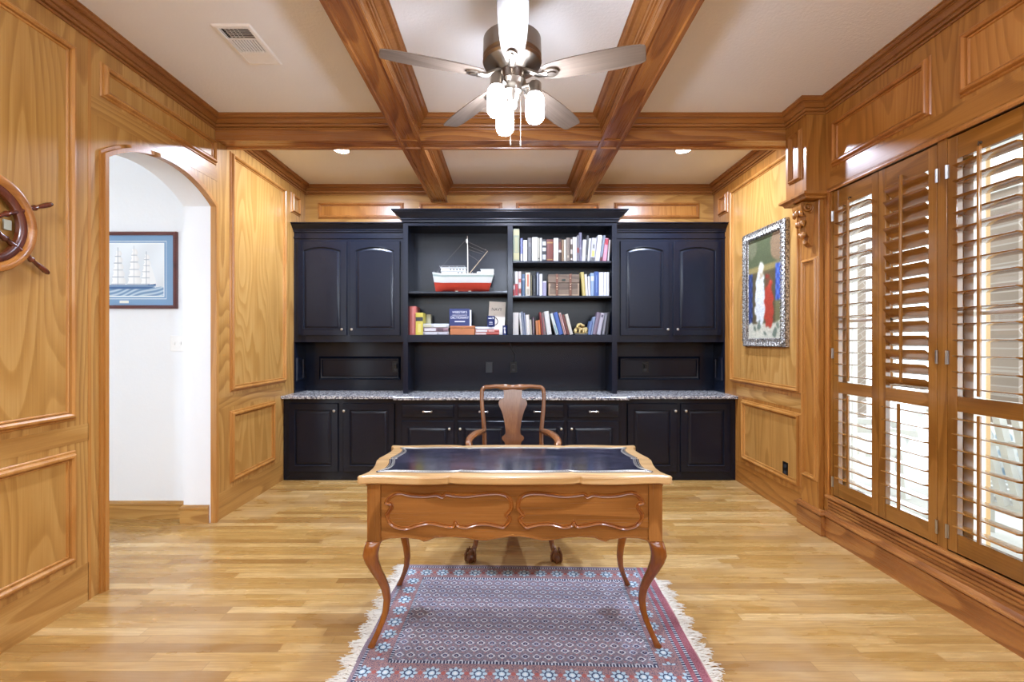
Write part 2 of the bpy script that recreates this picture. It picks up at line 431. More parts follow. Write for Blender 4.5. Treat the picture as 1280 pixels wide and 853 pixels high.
# ---------------- right wall with the shuttered window
WY0, WY1, WZ0, WZ1 = 1.545, 3.205, .302, 2.392
m = MB()
m.box(XR, XR + .02, YN, WY0, 0, H); m.box(XR, XR + .02, WY1, YB, 0, H)
m.box(XR, XR + .02, WY0, WY1, WZ1, H); m.box(XR, XR + .02, WY0, WY1, 0, WZ0)
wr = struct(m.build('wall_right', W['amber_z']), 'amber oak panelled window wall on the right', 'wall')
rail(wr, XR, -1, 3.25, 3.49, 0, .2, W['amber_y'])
wall_panel(wr, XR, -1, 3.521, 4.641, .96, 2.872, W['field_r'], W['mould'])
wall_panel(wr, XR, -1, 3.521, 4.415, .243, .812, W['field_r'], W['mould'])
wall_panel(wr, XR, -1, 4.714, 4.89, 2.688, 2.872, W['field_amber'], W['mould_a'], .04)
rail(wr, XR, -1, 3.46, 4.53, 0, .2, W['amber_y']); rail(wr, XR, -1, 3.46, 4.53, .842, .93, W['honey_y'])
for a, b in ((2.44, 3.185), (1.535, 2.285), (.63, 1.38)): wall_panel(wr, XR, -1, a, b, 2.555, 2.872, W['field_amber'], W['mould_a'])
rail(wr, XR, -1, YN, 3.21, 2.43, 2.535, W['amber_y'])
# outer masonry of the window wall
m = MB()
m.box(XR + .02, XR + .2, YN, WY0 - .02, 0, H); m.box(XR + .02, XR + .2, WY1 + .02, YB, 0, H)
m.box(XR + .02, XR + .2, WY0 - .02, WY1 + .02, WZ1 + .02, H); m.box(XR + .02, XR + .2, WY0 - .02, WY1 + .02, -.1, WZ0 - .02)
struct(m.build('wall_outer', plain('e6dcc8', .8, name='cream_reveal_paint')), 'cream painted masonry round the window opening', 'wall')
# window casing
m = MB()
m.loop(rect(WY0, WY1, WZ0, WZ1), [(0, -.03), (0, .012), (.010, .016), (.022, .012), (.032, .002)], onX(XR, -1))
struct(m.build('trim_2', W['mould_a'], smooth=35), 'narrow amber casing bead framing the shutters', 'trim')
# base: plinth, ribbed riser and sill cap, running round the pilaster foot
PYA, PYB = 3.254, 3.491
m = MB()
pr = [(0, 0), (.018, 0), (.018, .134), (.014, .136), (.014, .140), (.030, .146), (.033, .152), (.031, .158), (.020, .161), (.016, .170), (.010, .178), (0, .18)]
m.sweep([(XR, YN), (XR, PYA), (XR - .03, PYA), (XR - .03, PYB), (XR + .02, PYB)], pr, side=1)
struct(m.build('baseboard_right', W['beam_y'], smooth=22), 'moulded amber baseboard under the shuttered window', 'baseboard')
m = MB()
m.sweep([(XR, YN), (XR, 3.225)], [(0, .17), (.006, .17)] + [p for k in range(4) for z in (.184 + k * .022,) for p in ((.010, z), (.010, z + .013), (.002, z + .015), (.002, z + .020))] + [(.010, .272), (.012, .278), (.028, .283), (.031, .290), (.028, .297), (.014, .300), (0, .303)], side=1)
struct(m.build('trim_3', W['beam_y'], smooth=22), 'reeded riser and sill cap below the shutters', 'trim')

# ---------------- pilaster, corbel and boxed capital
pil = MB(); pil.box(XR - .036, XR, PYA + .02, PYB - .02, .17, 2.40)
tp = struct(pil.build('trim_4', W['amber_z'], bevel=.003), 'slim amber oak pilaster between window and panel', 'pilaster')
m = MB(); m.loop(rect(PYA + .065, PYB - .065, .40, 1.93), [(-.001, -.008)] + [(a * .7, b * .7) for a, b in PANEL], onX(XR - .036, -1)); m.build('panel_moulding', W['mould'], tp, smooth=35)
m = MB(); m.box(XR - .139, XR, PYA, PYB, 2.395, H)
m.loop(rect(PYA + .075, PYB - .075, 2.55, 2.85), [(-.001, 0)] + [(a * .6, b * .8) for a, b in PANEL], onX(XR - .139, -1))
m.sweep([(XR, PYA), (XR - .139, PYA), (XR - .139, PYB), (XR, PYB)], [(0, 2.365), (.01, 2.365), (.014, 2.38), (.036, 2.392), (.036, 2.408), (0, 2.412)], side=1)
m.box(XR - .139, XR, PYA, PYB, 2.366, 2.395)
struct(m.build('trim_5', W['amber_z'], smooth=35), 'boxed oak capital under the beam end', 'trim')
cb = thing('corbel', 'carved oak acanthus corbel under the boxed capital beside the window', 'corbel', (XR - .036, (PYA + PYB) / 2, 2.05))
yc = (PYA + PYB) / 2; x0 = XR - .036
m = MB()
S = spline([(0, 2.362), (.085, 2.362), (.098, 2.33), (.085, 2.295), (.06, 2.27), (.05, 2.22), (.055, 2.18), (.045, 2.14), (.03, 2.12), (.028, 2.08), (.012, 2.055), (0, 2.05)], 4, False)
m.prism(S, lambda u, v, h: (x0 - u, yc + h * (.55 + .45 * min(1, max(0, (v - 2.05) / .3))), v), -.055, .055)
m.build('bracket', W['amber_z'], cb, smooth=40)
for sg in (-1, 1):
    m = MB()
    P = [(x0 - .052 + (.036 - .0042 * i) * math.cos(i * .55), yc + sg * (.057 + .0009 * i), 2.318 + (.036 - .0042 * i) * math.sin(i * .55)) for i in range(9)]
    P = [(x0 - .052 + (.040 * (1 - i / 22)) * math.cos(-1.2 + i * .6), yc + sg * (.056 + .0008 * i), 2.318 + (.040 * (1 - i / 22)) * math.sin(-1.2 + i * .6)) for i in range(20)]
    m.tube(P, [.009 - .0002 * i for i in range(20)], 8); m.ball((x0 - .052, yc + sg * .064, 2.318), .011, 8)
    m.build('volute', W['amber_z'], cb, smooth=60)
m = MB()
for k, (dx, z, dy, L) in enumerate([(.082, 2.285, .03, .05), (.082, 2.285, -.03, .05), (.088, 2.29, 0, .055), (.066, 2.215, .024, .045), (.066, 2.215, -.024, .045), (.068, 2.21, 0, .055), (.05, 2.135, .016, .035), (.05, 2.135, -.016, .035), (.05, 2.125, 0, .045), (.03, 2.075, 0, .03)]):
    P = [(x0 - dx + .012 + .020 * math.sin(t * 2.6) * -1, yc + dy * (1 + .5 * t), z + L * .5 - L * t) for t in (0, .2, .4, .6, .8, 1)]
    m.tube(P, [.006, .013, .016, .014, .013, .005], 8)
m.build('acanthus_leaf', W['amber_z'], cb, smooth=60, label='carved leaf spray')

# ---------------- coffered ceiling: beams and crown
ZB = 2.882
def beam_section(w):
    h = w / 2; e = .018
    return [(-h, H), (-h, ZB), (-h - .006, ZB), (-h - .006, ZB - .012), (-h + e, ZB - .012), (-h + e + .004, ZB), (h - e - .004, ZB), (h - e, ZB - .012), (h + .006, ZB - .012), (h + .006, ZB), (h, ZB), (h, H)]
B1, B2, BC = -.7515, .7785, 3.5715
for i, xc in enumerate((B1, B2)):
    m = MB(); m.prism(beam_section(.163), lambda u, v, h: (xc + u, h, v), YN, YB)
    struct(m.build('trim_%d' % (6 + i), W['beam_y'], bevel=.002), ['left', 'right'][i] + ' long stained ceiling beam running away from the camera', 'beam')
m = MB(); m.prism(beam_section(.161), lambda u, v, h: (h, BC + u, v + .001), XL, XR)
struct(m.build('trim_8', W['beam_x'], bevel=.002), 'stained ceiling beam crossing the room behind the fan', 'beam')
CROWN = [(0, -.094), (.010, -.094), (.013, -.088), (.010, -.082), (.004, -.081), (.004, -.077), (.016, -.074), (.020, -.066), (.019, -.060), (.012, -.058), (.013, -.053), (.022, -.050), (.030, -.040), (.044, -.031), (.050, -.030), (.045, -.026), (.046, -.022), (.058, -.021), (.068, -.015), (.072, -.008), (.080, -.007), (.080, 0)]
CROWNW = wood('crown_wood', '5a3010', '8d5827', 'a8713a', 'x', ring=2, fig=.2)
CROWN = [(d, H + z) for d, z in CROWN]
q = .0815; c0, c1 = BC - .0805, BC + .0805
cells = [('front left', [(XL, YN), (B1 - q, YN), (B1 - q, c0), (XL, c0)]), ('front centre', [(B1 + q, YN), (B2 - q, YN), (B2 - q, c0), (B1 + q, c0)]),
         ('front right', [(B2 + q, YN), (XR, YN), (XR, PYA), (XR - .139, PYA), (XR - .139, c0), (B2 + q, c0)]),
         ('back left', [(XL, c1), (B1 - q, c1), (B1 - q, YB), (XL, YB)]), ('back centre', [(B1 + q, c1), (B2 - q, c1), (B2 - q, YB), (B1 + q, YB)]),
         ('back right', [(B2 + q, c1), (XR, c1), (XR, YB), (B2 + q, YB)])]
for i, (nm, path) in enumerate(cells):
    m = MB(); m.sweep(path, CROWN, closed=True, side=1)
    struct(m.build('trim_%d' % (9 + i), CROWNW, smooth=20), 'stepped crown moulding round the %s ceiling coffer' % nm, 'crown moulding')

# ---------------- recessed lights, vent
LAMP = NT('recessed_lamp_glow'); LAMP.set(color=(1, 1, 1, 1), emit=lin('e6efff'), es=30.0); LAMP = LAMP.m
WHITE = plain('efeeec', .45, name='white_enamel')
def downlight(x, y, label):
    t = thing('recessed_light', label, 'ceiling light', (x, y, H), group='recessed ceiling lights')
    m = MB(); m.lathe([(.058, H - .001), (.062, H - .007), (.076, H - .006), (.08, H - .0005)], (x, y, 0), 28); m.build('trim_ring', WHITE, t, smooth=40)
    m = MB(); m.lathe([(.0005, H - .0035), (.058, H - .0035)], (x, y, 0), 28); m.build('lens', LAMP, t)
    li = bpy.data.lights.new('downlight_bulb', 'AREA'); li.shape = 'DISK'; li.size = .11; li.energy = 30; li.color = lin('d6e5ff')[:3]
    lo = bpy.data.objects.new('downlight_bulb', li); COL.objects.link(lo); lo.parent = t; lo.location = (0, 0, -.008)
downlight(-1.47, 4.08, 'lit recessed ceiling light in the far left coffer')
downlight(1.534, 4.08, 'lit recessed ceiling light in the far right coffer')
downlight(.016, 3.86, 'lit recessed ceiling light in the far middle coffer, hidden by the beam')
for x, y, l in ((-1.47, .6, 'left'), (1.534, .6, 'right')):  # unseen pair, added to brighten the near half of the room
    downlight(x, y, 'added unseen recessed ceiling light above the camera position on the ' + l)
vt = thing('air_vent', 'white metal supply vent in the ceiling near the left wall', 'vent', (-1.479, 2.641, H))
vx0, vx1, vy0, vy1 = -1.583, -1.375, 2.455, 2.827
m = MB(); m.loop(rect(vx0 + .024, vx1 - .024, vy0 + .03, vy1 - .03), [(-.001, .002), (0, .010), (.018, .008), (.024, .002), (.024, 0)], lambda u, v, h: (u, v, H - h))
m.box(vx0 + .024, vx1 - .024, vy1 - .135, vy1 - .03, H - .008, H - .001); m.box(vx0 + .024, vx1 - .024, 2.572, 2.584, H - .008, H)
m.build('frame', WHITE, vt, bevel=.001)
m = MB(); m.box(vx0 + .024, vx1 - .024, vy0 + .03, vy1 - .03, H - .0015, H - .0005); m.build('duct_backing', plain('2c2c2e', .8), vt)
m = MB()
for i in range(10):
    x = vx0 + .03 + i * .0162
    m.prism([(x, H - .009), (x + .006, H - .002), (x + .008, H - .002), (x + .002, H - .009)], lambda u, v, h: (u, h, v), 2.584, vy1 - .135)
m.build('louver_bank', WHITE, vt, label='bank of lengthwise louvers')
m = MB()
for i in range(7):
    y = vy0 + .033 + i * .0125
    m.prism([(y, H - .009), (y + .006, H - .002), (y + .008, H - .002), (y + .002, H - .009)], lambda u, v, h: (h, u, v), vx0 + .05, vx1 - .024)
for i in range(5):
    x = vx0 + .03 + i * .022; m.box(x, x + .0025, vy0 + .03, 2.572, H - .005, H - .002)
m.build('louver_bank', WHITE, vt, label='bank of crosswise louvers')
# ================================================================== WINDOW, SHUTTERS, PATIO
GL = NT('window_glass')        # thin clear pane: lets daylight straight through, with a faint mirror reflection
_tr = GL.new('ShaderNodeBsdfTransparent'); _tr.inputs[0].default_value = (.97, .985, .98, 1); _gs = GL.new('ShaderNodeBsdfGlossy'); _gs.inputs['Roughness'].default_value = .02
_mx = GL.new('ShaderNodeMixShader'); _mx.inputs[0].default_value = .04
GL.link(_tr.outputs[0], _mx.inputs[1]); GL.link(_gs.outputs[0], _mx.inputs[2]); GL.link(_mx.outputs[0], GL.out.inputs[0]); GL = GL.m
WFR = plain('f1efe9', .4, name='white_window_vinyl')
TANW = plain('b9935f', .5, name='tan_mullion_wood')
for i, (a, b) in enumerate(((1.565, 2.335), (2.415, 3.185))):
    wx = XR + .095
    m = MB(); z0, z1 = WZ0 + .01, WZ1 - .01
    m.loop(rect(a + .05, b - .05, z0 + .05, z1 - .05), [(0, -.03), (0, .03), (.05, .03), (.05, -.03), (0, -.03)], onX(wx, -1))
    zc = 1.05
    m.box(wx - .02, wx + .02, a + .05, b - .05, zc - .03, zc + .03)
    w = struct(m.build('window_%d' % (i + 1), WFR), ['near', 'far'][i] + ' white sash window behind the shutters', 'window')
    m = MB()
    for z in (1.5, 1.95): m.box(wx - .009, wx + .009, a + .05, b - .05, z - .01, z + .01)
    m.box(wx - .009, wx + .009, (a + b) / 2 - .01, (a + b) / 2 + .01, zc, z1 - .05)
    m.build('muntins', WFR, w)
    m = MB(); m.box(wx - .003, wx + .003, a + .05, b - .05, z0 + .05, z1 - .05); m.build('pane', GL, w)
m = MB(); m.box(XR + .075, XR + .2, 2.335, 2.415, WZ0, WZ1); m.box(XR + .065, XR + .075, 2.35, 2.40, WZ0, WZ1)
struct(m.build('trim_15', TANW), 'tan mullion between the two window sashes', 'trim')
m = MB(); m.box(XR + .02, XR + .2, WY0 - .02, WY1 + .02, WZ0 - .03, WZ0)
struct(m.build('trim_16', plain('efe9dd', .6)), 'cream sill behind the shutters', 'trim')

SX = XR - .002          # room face of the shutters
HOOK = plain('4a3a2a', .35, .8, 'dark_bronze')
def shutter(y0, y1, label, tilt_up, tilt_lo, swap=False):
    t = thing('plantation_shutter', label, 'shutter', (SX, (y0 + y1) / 2, WZ0 + .01), group='plantation shutters on the window')
    g = .0015; st = .052; d = .03; z0, z1 = WZ0 + .008, WZ1 - .008
    zb, zm0, zm1, zt = .405, 1.013, 1.089, 2.268
    for a, b in ((y0 + g, y0 + st), (y1 - st, y1 - g)):
        m = MB(); m.box(SX, SX + d, a, b, z0, z1); m.build('stile', W['shut_z'], t, bevel=.002)
    a, b = y0 + st, y1 - st
    for nm, q0, q1 in (('bottom_rail', z0, zb), ('middle_rail', zm0, zm1), ('top_rail', zt, z1)):
        m = MB(); m.box(SX + .002, SX + d - .002, a, b, q0, q1); m.build(nm, W['shut_y'], t, bevel=.002)
    yc = a + (b - a) * .27 if not swap else (a + b) / 2
    yc = (a + b) / 2
    xc = SX + d / 2
    for n_, q0, q1, tilt in ((15, zm1, zt, tilt_up), (8, zb, zm0, tilt_lo)):
        p = (q1 - q0) / n_; ends = []
        for k in range(n_):
            zc = q0 + (k + .5) * p
            m = MB()
            prof = [(.0445 * math.cos(2 * PI * j / 14), .0052 * math.sin(2 * PI * j / 14)) for j in range(14)]
            ct, sn = math.cos(tilt), math.sin(tilt)
            m.prism([(u * ct - v * sn, u * sn + v * ct) for u, v in prof], lambda u, v, h: (xc + u, h, zc + v), a + .002, b - .002)
            m.build('louver', W['shut_y'], t, smooth=50)
            ends.append((xc - .0445 * ct, zc - .0445 * sn))
        m = MB()
        xr = ends[0][0] - .010
        m.box(xr - .006, xr + .006, yc - .007, yc + .007, ends[0][1] - .03, ends[-1][1] + .035)
        m.build('tilt_rod', W['shut_z'], t, bevel=.002)
    m = MB(); m.tube([(SX - .001, yc + .03, zt + .03), (SX - .012, yc + .03, zt + .035), (SX - .014, yc + .03, zt + .02), (SX - .006, yc + .03, zt + .012)], .0025, 6); m.ball((SX - .002, yc + .03, zt + .03), .006, 8)
    m.build('rod_hook', HOOK, t, smooth=60)
    return t
SH = [shutter(2.790, 3.182, 'open louvered wooden shutter nearest the carved corbel', math.radians(-7), math.radians(-4)),
      shutter(2.407, 2.790, 'louvered wooden shutter with upper slats tilted nearly closed', math.radians(-44), math.radians(-4)),
      shutter(1.955, 2.352, 'open louvered wooden shutter nearest the camera, cut by the right edge', math.radians(-7), math.radians(-5)),
      shutter(1.568, 1.955, 'open louvered wooden shutter out of view beside the nearest one', math.radians(-7), math.radians(-5))]
def hinges(t, y, side):
    for z in (.62 - .22, 1.28, 2.22):
        m = MB(); m.tube([(SX - .005, y, z - .035), (SX - .005, y, z + .035)], .005, 8); m.box(SX - .003, SX, y, y + side * .012, z - .034, z + .034)
        m.build('hinge', STEEL, t, smooth=50)
hinges(SH[0], 3.184, -1); hinges(SH[1], 2.404, 1); hinges(SH[2], 2.352, -1)
m = MB(); m.box(SX, XR + .06, 2.3535, 2.4055, WZ0, WZ1)
struct(m.build('trim_17', W['shut_z'], bevel=.002), 'fixed wooden post between the shutter pairs', 'trim')
m = MB(); m.box(SX, XR + .06, 3.184, 3.203, WZ0, WZ1); m.box(SX, XR + .06, 1.547, 1.567, WZ0, WZ1)
struct(m.build('trim_18', W['shut_z']), 'side jamb strips of the shutter frame', 'trim')

# ---------------- covered patio outside
def brick_mat():
    n = NT('pale_taupe_brick'); b = n.new('ShaderNodeTexBrick')
    v = n.new('ShaderNodeMapping'); n.link(n.coord(), v.inputs['Vector']); v.inputs['Rotation'].default_value = (PI / 2, 0, .6)
    n.link(v.outputs[0], b.inputs['Vector']); b.inputs['Scale'].default_value = 1
    b.inputs['Color1'].default_value = lin('77695e'); b.inputs['Color2'].default_value = lin('84756a'); b.inputs['Mortar'].default_value = lin('91877f')
    b.inputs['Brick Width'].default_value = .21; b.inputs['Row Height'].default_value = .07; b.inputs['Mortar Size'].default_value = .006
    n.set(color=b.outputs[0], rough=.9); return n.m
BRICK = brick_mat()
m = MB(); m.box(XR + .2, 9, -2, 12, -.2, -.1)
struct(m.build('ground_patio', plaster('pale_patio_concrete', 'b4b2ae', 30, .3)), 'pale concrete patio outside the window', 'patio')
WOUT = plain('c4c4c2', .55, name='white_exterior_paint')
def pier(x, y, w, label):
    t = thing('brick_pier', label, 'pier', (x, y, -.1), group='brick piers beyond the window')
    m = MB(); m.box(x - w / 2, x + w / 2, y - w / 2, y + w / 2, -.1, 2.9); m.build('shaft', BRICK, t)
    m = MB(); m.box(x - w / 2 - .03, x + w / 2 + .03, y - w / 2 - .03, y + w / 2 + .03, -.1, .12); m.box(x - w / 2 - .03, x + w / 2 + .03, y - w / 2 - .03, y + w / 2 + .03, 2.72, 2.9); m.build('base_and_cap', WOUT, t)
pier(4.75, 4.35, .62, 'taupe brick pier seen through the nearest shutter')
pier(4.6, 6.6, .55, 'taupe brick pier seen through the far shutter')
t = thing('porch_column', 'slim white porch column outside between the shutters', 'column', (3.55, 3.75, -.1))
m = MB(); m.box(3.49, 3.61, 3.69, 3.81, -.1, 2.9); m.build('shaft', WOUT, t, bevel=.01)
m = MB(); m.box(3.46, 3.64, 3.66, 3.84, -.1, .06); m.build('plinth', WOUT, t, bevel=.006)
m = MB(); m.box(XR + .2, 3.9, -2, 9, 2.9, 3.0)  # overhang lengthened to shade the patio and dim the view outside
struct(m.build('ceiling_patio_shade', WOUT), 'white eave above the window outside, extended to shade the patio', 'eave')
# slatted patio chairs and a bench with a shell pillow
def slat_chair(x, y, rz, label):
    t = thing('patio_chair', label, 'patio chair', (x, y, -.1), rz, 'white slatted patio chairs')
    M = Matrix.Translation((x, y, -.1)) @ Matrix.Rotation(rz, 4, 'Z')
    def bx(nm, parts, mat=WOUT):
        mm = MB()
        for p in parts: mm.tube([M @ Vector(p[0]), M @ Vector(p[1])], p[2], 4, sq=1)
        mm.build(nm, mat, t)
    bx('seat', [((-.26, -.25 + i * .09, .40 - i * .012), (.26, -.25 + i * .09, .40 - i * .012), .022) for i in range(6)])
    bx('backrest', [((-.24 + i * .08, .22, .36), (-.27 + i * .09, .48, .98), .022) for i in range(7)] + [((-.29, .40, .8), (.29, .40, .8), .02)])
    for sx in (-.28, .28):
        bx('leg', [((sx, -.28, 0), (sx, -.28, .6), .025)]); bx('leg', [((sx, .3, 0), (sx, .26, .6), .025)])
        bx('armrest', [((sx, -.34, .61), (sx, .38, .61), .03)])
slat_chair(3.62, 4.72, -2.2, 'white slatted patio chair seen low through the middle shutter')
slat_chair(3.56, 3.21, 1.9, 'white slatted patio chair behind the shell pillow')
PILW = NT('shell_print_fabric')
vv = PILW.new('ShaderNodeTexVoronoi', feature='F1'); PILW.link(PILW.coord('Object'), vv.inputs['Vector']); vv.inputs['Scale'].default_value = 9; vv.inputs['Randomness'].default_value = .25
PILW.set(color=PILW.ramp(vv.outputs['Distance'], [(.30, lin('7e9fc0')), (.42, lin('a9c0d6')), (.48, lin('f1f4f7'))]), rough=.9); PILW = PILW.m
t = thing('throw_pillow', 'white pillow printed with blue shells on the patio chair', 'pillow', (3.46, 3.17, .36), 1.9)
m = MB(); Mx = Matrix.Translation((3.455, 3.17, .585)) @ Matrix.Rotation(1.9, 4, 'Z') @ Matrix.Rotation(-.3, 4, 'X')
k = 12
for sg in (-1, 1):
    g = [[m.v(Mx @ Vector((-.22 + .44 * i / k, sg * .075 * (max(0, (1 - (2 * i / k - 1) ** 2) * (1 - (2 * j / k - 1) ** 2))) ** .5, -.22 + .44 * j / k))) for i in range(k + 1)] for j in range(k + 1)]
    for j in range(k):
        for i in range(k): m.face([g[j][i], g[j][i + 1], g[j + 1][i + 1], g[j + 1][i]])
m.build('cushion', PILW, t, smooth=180)
# ================================================================== BUILT-IN CABINETS
def door_mesh(x0, x1, z0, z1, yf, rail_w=.058, rise=0.0, t=.02, top_extra=0.0, bev=.004, flat=False):
    m = MB(); fn = lambda u, v, h: (u, yf - h, v)
    if flat: rail_w = .02
    a, b, c, d = x0 + rail_w, x1 - rail_w, z0 + rail_w, z1 - rail_w - top_extra
    if rise:
        hw = (b - a) / 2; R = (hw * hw + rise * rise) / (2 * rise); zc = d - R; ang = math.asin(hw / R); k = 14
        top = [((a + b) / 2 + R * math.sin(ang - 2 * ang * i / k), zc + R * math.cos(ang - 2 * ang * i / k)) for i in range(k + 1)]
    else:
        k = 1; top = [(b, d), (a, d)]
    inner = [(a, c), (b, c)] + top
    def outl(e): return [(x0 + e, z0 + e), (x1 - e, z0 + e)] + [(x1 - e - (x1 - x0 - 2 * e) * i / k, z1 - e) for i in range(k + 1)]
    rings = [[fn(u, v, -t) for u, v in outl(0)], [fn(u, v, -bev) for u, v in outl(0)], [fn(u, v, 0) for u, v in outl(bev)]]
    for dd, h in ((0, 0), (-.002, .0035), (-.006, .004), (-.009, .001), (-.011, -.009), (-.016, -.0095), (-.036, -.001), (-.039, -.001)):
        rings.append([fn(u, v, h) for u, v in offset(inner, dd)])
    if flat: rings = [[fn(u, v, h) for u, v in outl(e)] for e, h in ((0, -t), (0, -.010), (.003, -.007), (.006, -.007), (.009, -.001), (.012, 0))]
    m.rings(rings)
    return m
def knob(x, z, yf, parent):
    m = MB(); m.lathe([(.007, 0), (.0045, -.004), (.0045, -.012), (.011, -.016), (.013, -.021), (.011, -.026), (.004, -.0285), (.0005, -.029)], (x, yf, z), 14, 'y')
    m.build('knob', NICKEL, parent, smooth=40, label='small round nickel knob')
def pull(x, z, yf, parent):
    m = MB()
    for s in (-1, 1): m.lathe([(.008, 0), (.005, -.004), (.005, -.018), (.009, -.020), (.010, -.027), (.007, -.032), (.0005, -.033)], (x + s * .038, yf, z), 12, 'y')
    m.tube([(x - .04, yf - .025, z), (x, yf - .026, z), (x + .04, yf - .025, z)], .0045, 8)
    m.build('pull', NICKEL, parent, smooth=40, label='nickel bar pull')
YS, YC, YU, YCU = 4.529, 4.45, 4.75, 4.70      # door faces: side bases, centre base, side uppers, centre bookcase
def base_unit(name, label, x0, x1, yf, doors, side_fill=True):
    t = thing(name, label, 'cabinet', ((x0 + x1) / 2, (yf + YB) / 2, 0))
    m = MB(); m.box(x0 + .001, x1 - .001, yf + .022, YB - .002, 0, .803); m.build('carcass', BLACK, t, bevel=.002)
    for (a, b, kx) in doors:
        d = door_mesh(PX(a, yf), PX(b, yf), PZ(590.6, yf), PZ(504.8, yf), yf).build('door', BLACK, t, smooth=25)
        knob(PX(kx, yf), PZ(513.7, yf), yf, d)
    return t
XA, XBb = PX(495.5, YC), PX(783, YC)
base_unit('base_cabinet', 'black two-door base cabinet under the left granite run', XL, XA - .001, YS, [(360, 422, 418.3), (428.6, 493, 430.6)])
base_unit('base_cabinet', 'black two-door base cabinet at the right end by the wall outlet', XBb + .001, XR, YS, [(784.5, 846.5, 843.8), (851.5, 913.5, 856.8)])
t = thing('base_cabinet', 'black centre base cabinet with four drawers behind the chair', 'cabinet', ((XA + XBb) / 2, 4.75, 0))
m = MB(); m.box(XA, XBb, YC + .022, YB - .002, 0, .803); m.build('carcass', BLACK, t, bevel=.002)
for a, b, kx in ((501.7, 567.3, 562), (572, 637, 575.5), (640.5, 705, 701.3), (709.7, 774.3, 714.3)):
    d = door_mesh(PX(a, YC), PX(b, YC), PZ(522.8, YC), PZ(505.8, YC), YC, flat=True).build('drawer', BLACK, t, smooth=25)
    pull(PX((a + b) / 2, YC), PZ(514.5, YC), YC, d)
    d = door_mesh(PX(a, YC), PX(b, YC), PZ(589.5, YC), PZ(526.8, YC), YC, rail_w=.055).build('door', BLACK, t, smooth=25)
    knob(PX(kx, YC), PZ(536, YC), YC, d)
# granite
def granite():
    n = NT('speckled_grey_granite'); c = n.coord()
    a = n.new('ShaderNodeTexVoronoi'); n.link(c, a.inputs['Vector']); a.inputs['Scale'].default_value = 95
    s = n.new('ShaderNodeSeparateColor'); n.link(a.outputs['Color'], s.inputs[0])
    k = n.ramp(s.outputs[0], [(0, lin('24242a')), (.2, lin('5b5b62')), (.42, lin('8d8c90')), (.7, lin('b9b6b2')), (.9, lin('e8e4dd'))])
    k = n.mix(n.math('MULTIPLY', n.noise(c, 30, 3), .5), k, lin('6f7078'))
    n.set(color=k, rough=.22); return n.m
GRAN = granite()
t = thing('countertop', 'speckled grey granite worktop across the black base cabinets', 'countertop', (0, 4.75, .803))
edge = lambda x0, x1, y0: MB().prism([(y0, .806), (y0 + .003, .803), (YB, .803), (YB, .831), (y0 + .004, .831), (y0, .827)], lambda u, v, h: (h, u, v), x0, x1)
edge(XL, XA - .02, 4.497).build('slab', GRAN, t); edge(XBb + .022, XR, 4.497).build('slab', GRAN, t)
edge(XA - .02, XBb + .022, 4.41).build('slab', GRAN, t, label='centre granite slab standing slightly forward')

# ---------------- upper cabinets
CCR = [(0, -.085), (.006, -.085), (.008, -.072), (.016, -.066), (.016, -.058), (.034, -.044), (.052, -.024), (.060, -.018), (.060, -.010), (.074, -.008), (.074, 0), (0, 0)]
XC0, XC1 = PX(503.75, YCU), PX(771.3, YCU)
def upper(label, x0, x1, doors, knobs, outlet):
    t = thing('wall_cabinet', label, 'cabinet', ((x0 + x1) / 2, 4.9, .831))
    zb, zt = PZ(428, YU), PZ(290, YU)
    m = MB(); m.box(x0, x1, YU + .021, YB - .002, zb, 2.56); m.build('carcass', BLACK, t, bevel=.002)
    for (a, b), kx in zip(doors, knobs):
        d = door_mesh(PX(a, YU), PX(b, YU), PZ(419.5, YU), PZ(301.2, YU), YU, rail_w=.058, rise=.038).build('door', BLACK, t, smooth=25)
        knob(PX(kx, YU), PZ(412, YU), YU, d)
    m = MB(); m.sweep([(x0, YU + .015), (x1, YU + .015)], [(d_, 2.57 + z) for d_, z in CCR], side=-1); m.build('crown', BLACK, t, smooth=30)
    m = MB(); m.sweep([(x0, YU + .02), (x1, YU + .02)], [(0, 2.418), (.008, 2.42), (.008, 2.438), (0, 2.44)], side=-1); m.build('bead', BLACK, t)
    # back panel under the cupboards, with a raised field
    m = MB(); m.box(x0, x1, YB - .016, YB - .001, .831, zb); fn = onY(YB - .016)
    pa, pb = (PX(398.6, 5.03), PX(501.7, 5.03)) if x0 < 0 else (PX(772, 5.03), PX(875, 5.03))
    m.loop(rect(pa + .045, pb - .045, PZ(475, 5.03) + .04, PZ(445.8, 5.03) - .04), [(0, .002), (.004, .014), (.018, .018), (.03, .010), (.04, .002)], fn)
    m.build('back_panel', BLACK, t, smooth=30)
    m = MB(); X, sg = (XL, 1) if x0 < 0 else (XR, -1)
    m.prism(rect(YU + .02, YB - .016, .831, zb), onX(X, sg), 0, .012)
    m.loop(rect(4.82, 4.95, PZ(475, 5.0) + .03, PZ(445.8, 5.0) - .03), [(0, .012), (.004, .022), (.016, .026), (.028, .014)], onX(X, sg))
    m.build('side_panel', BLACK, t, smooth=30)
    return t
upper('black wall cabinet with two arched doors left of the bookcase', XL, XC0 - .001, [(371.2, 433.0), (437, 500)], [428, 440.2], 0)
upper('black wall cabinet with two arched doors right of the bookcase', XC1 + .001, XR, [(775.5, 836.3), (842, 902.5)], [834.3, 846.5], 0)

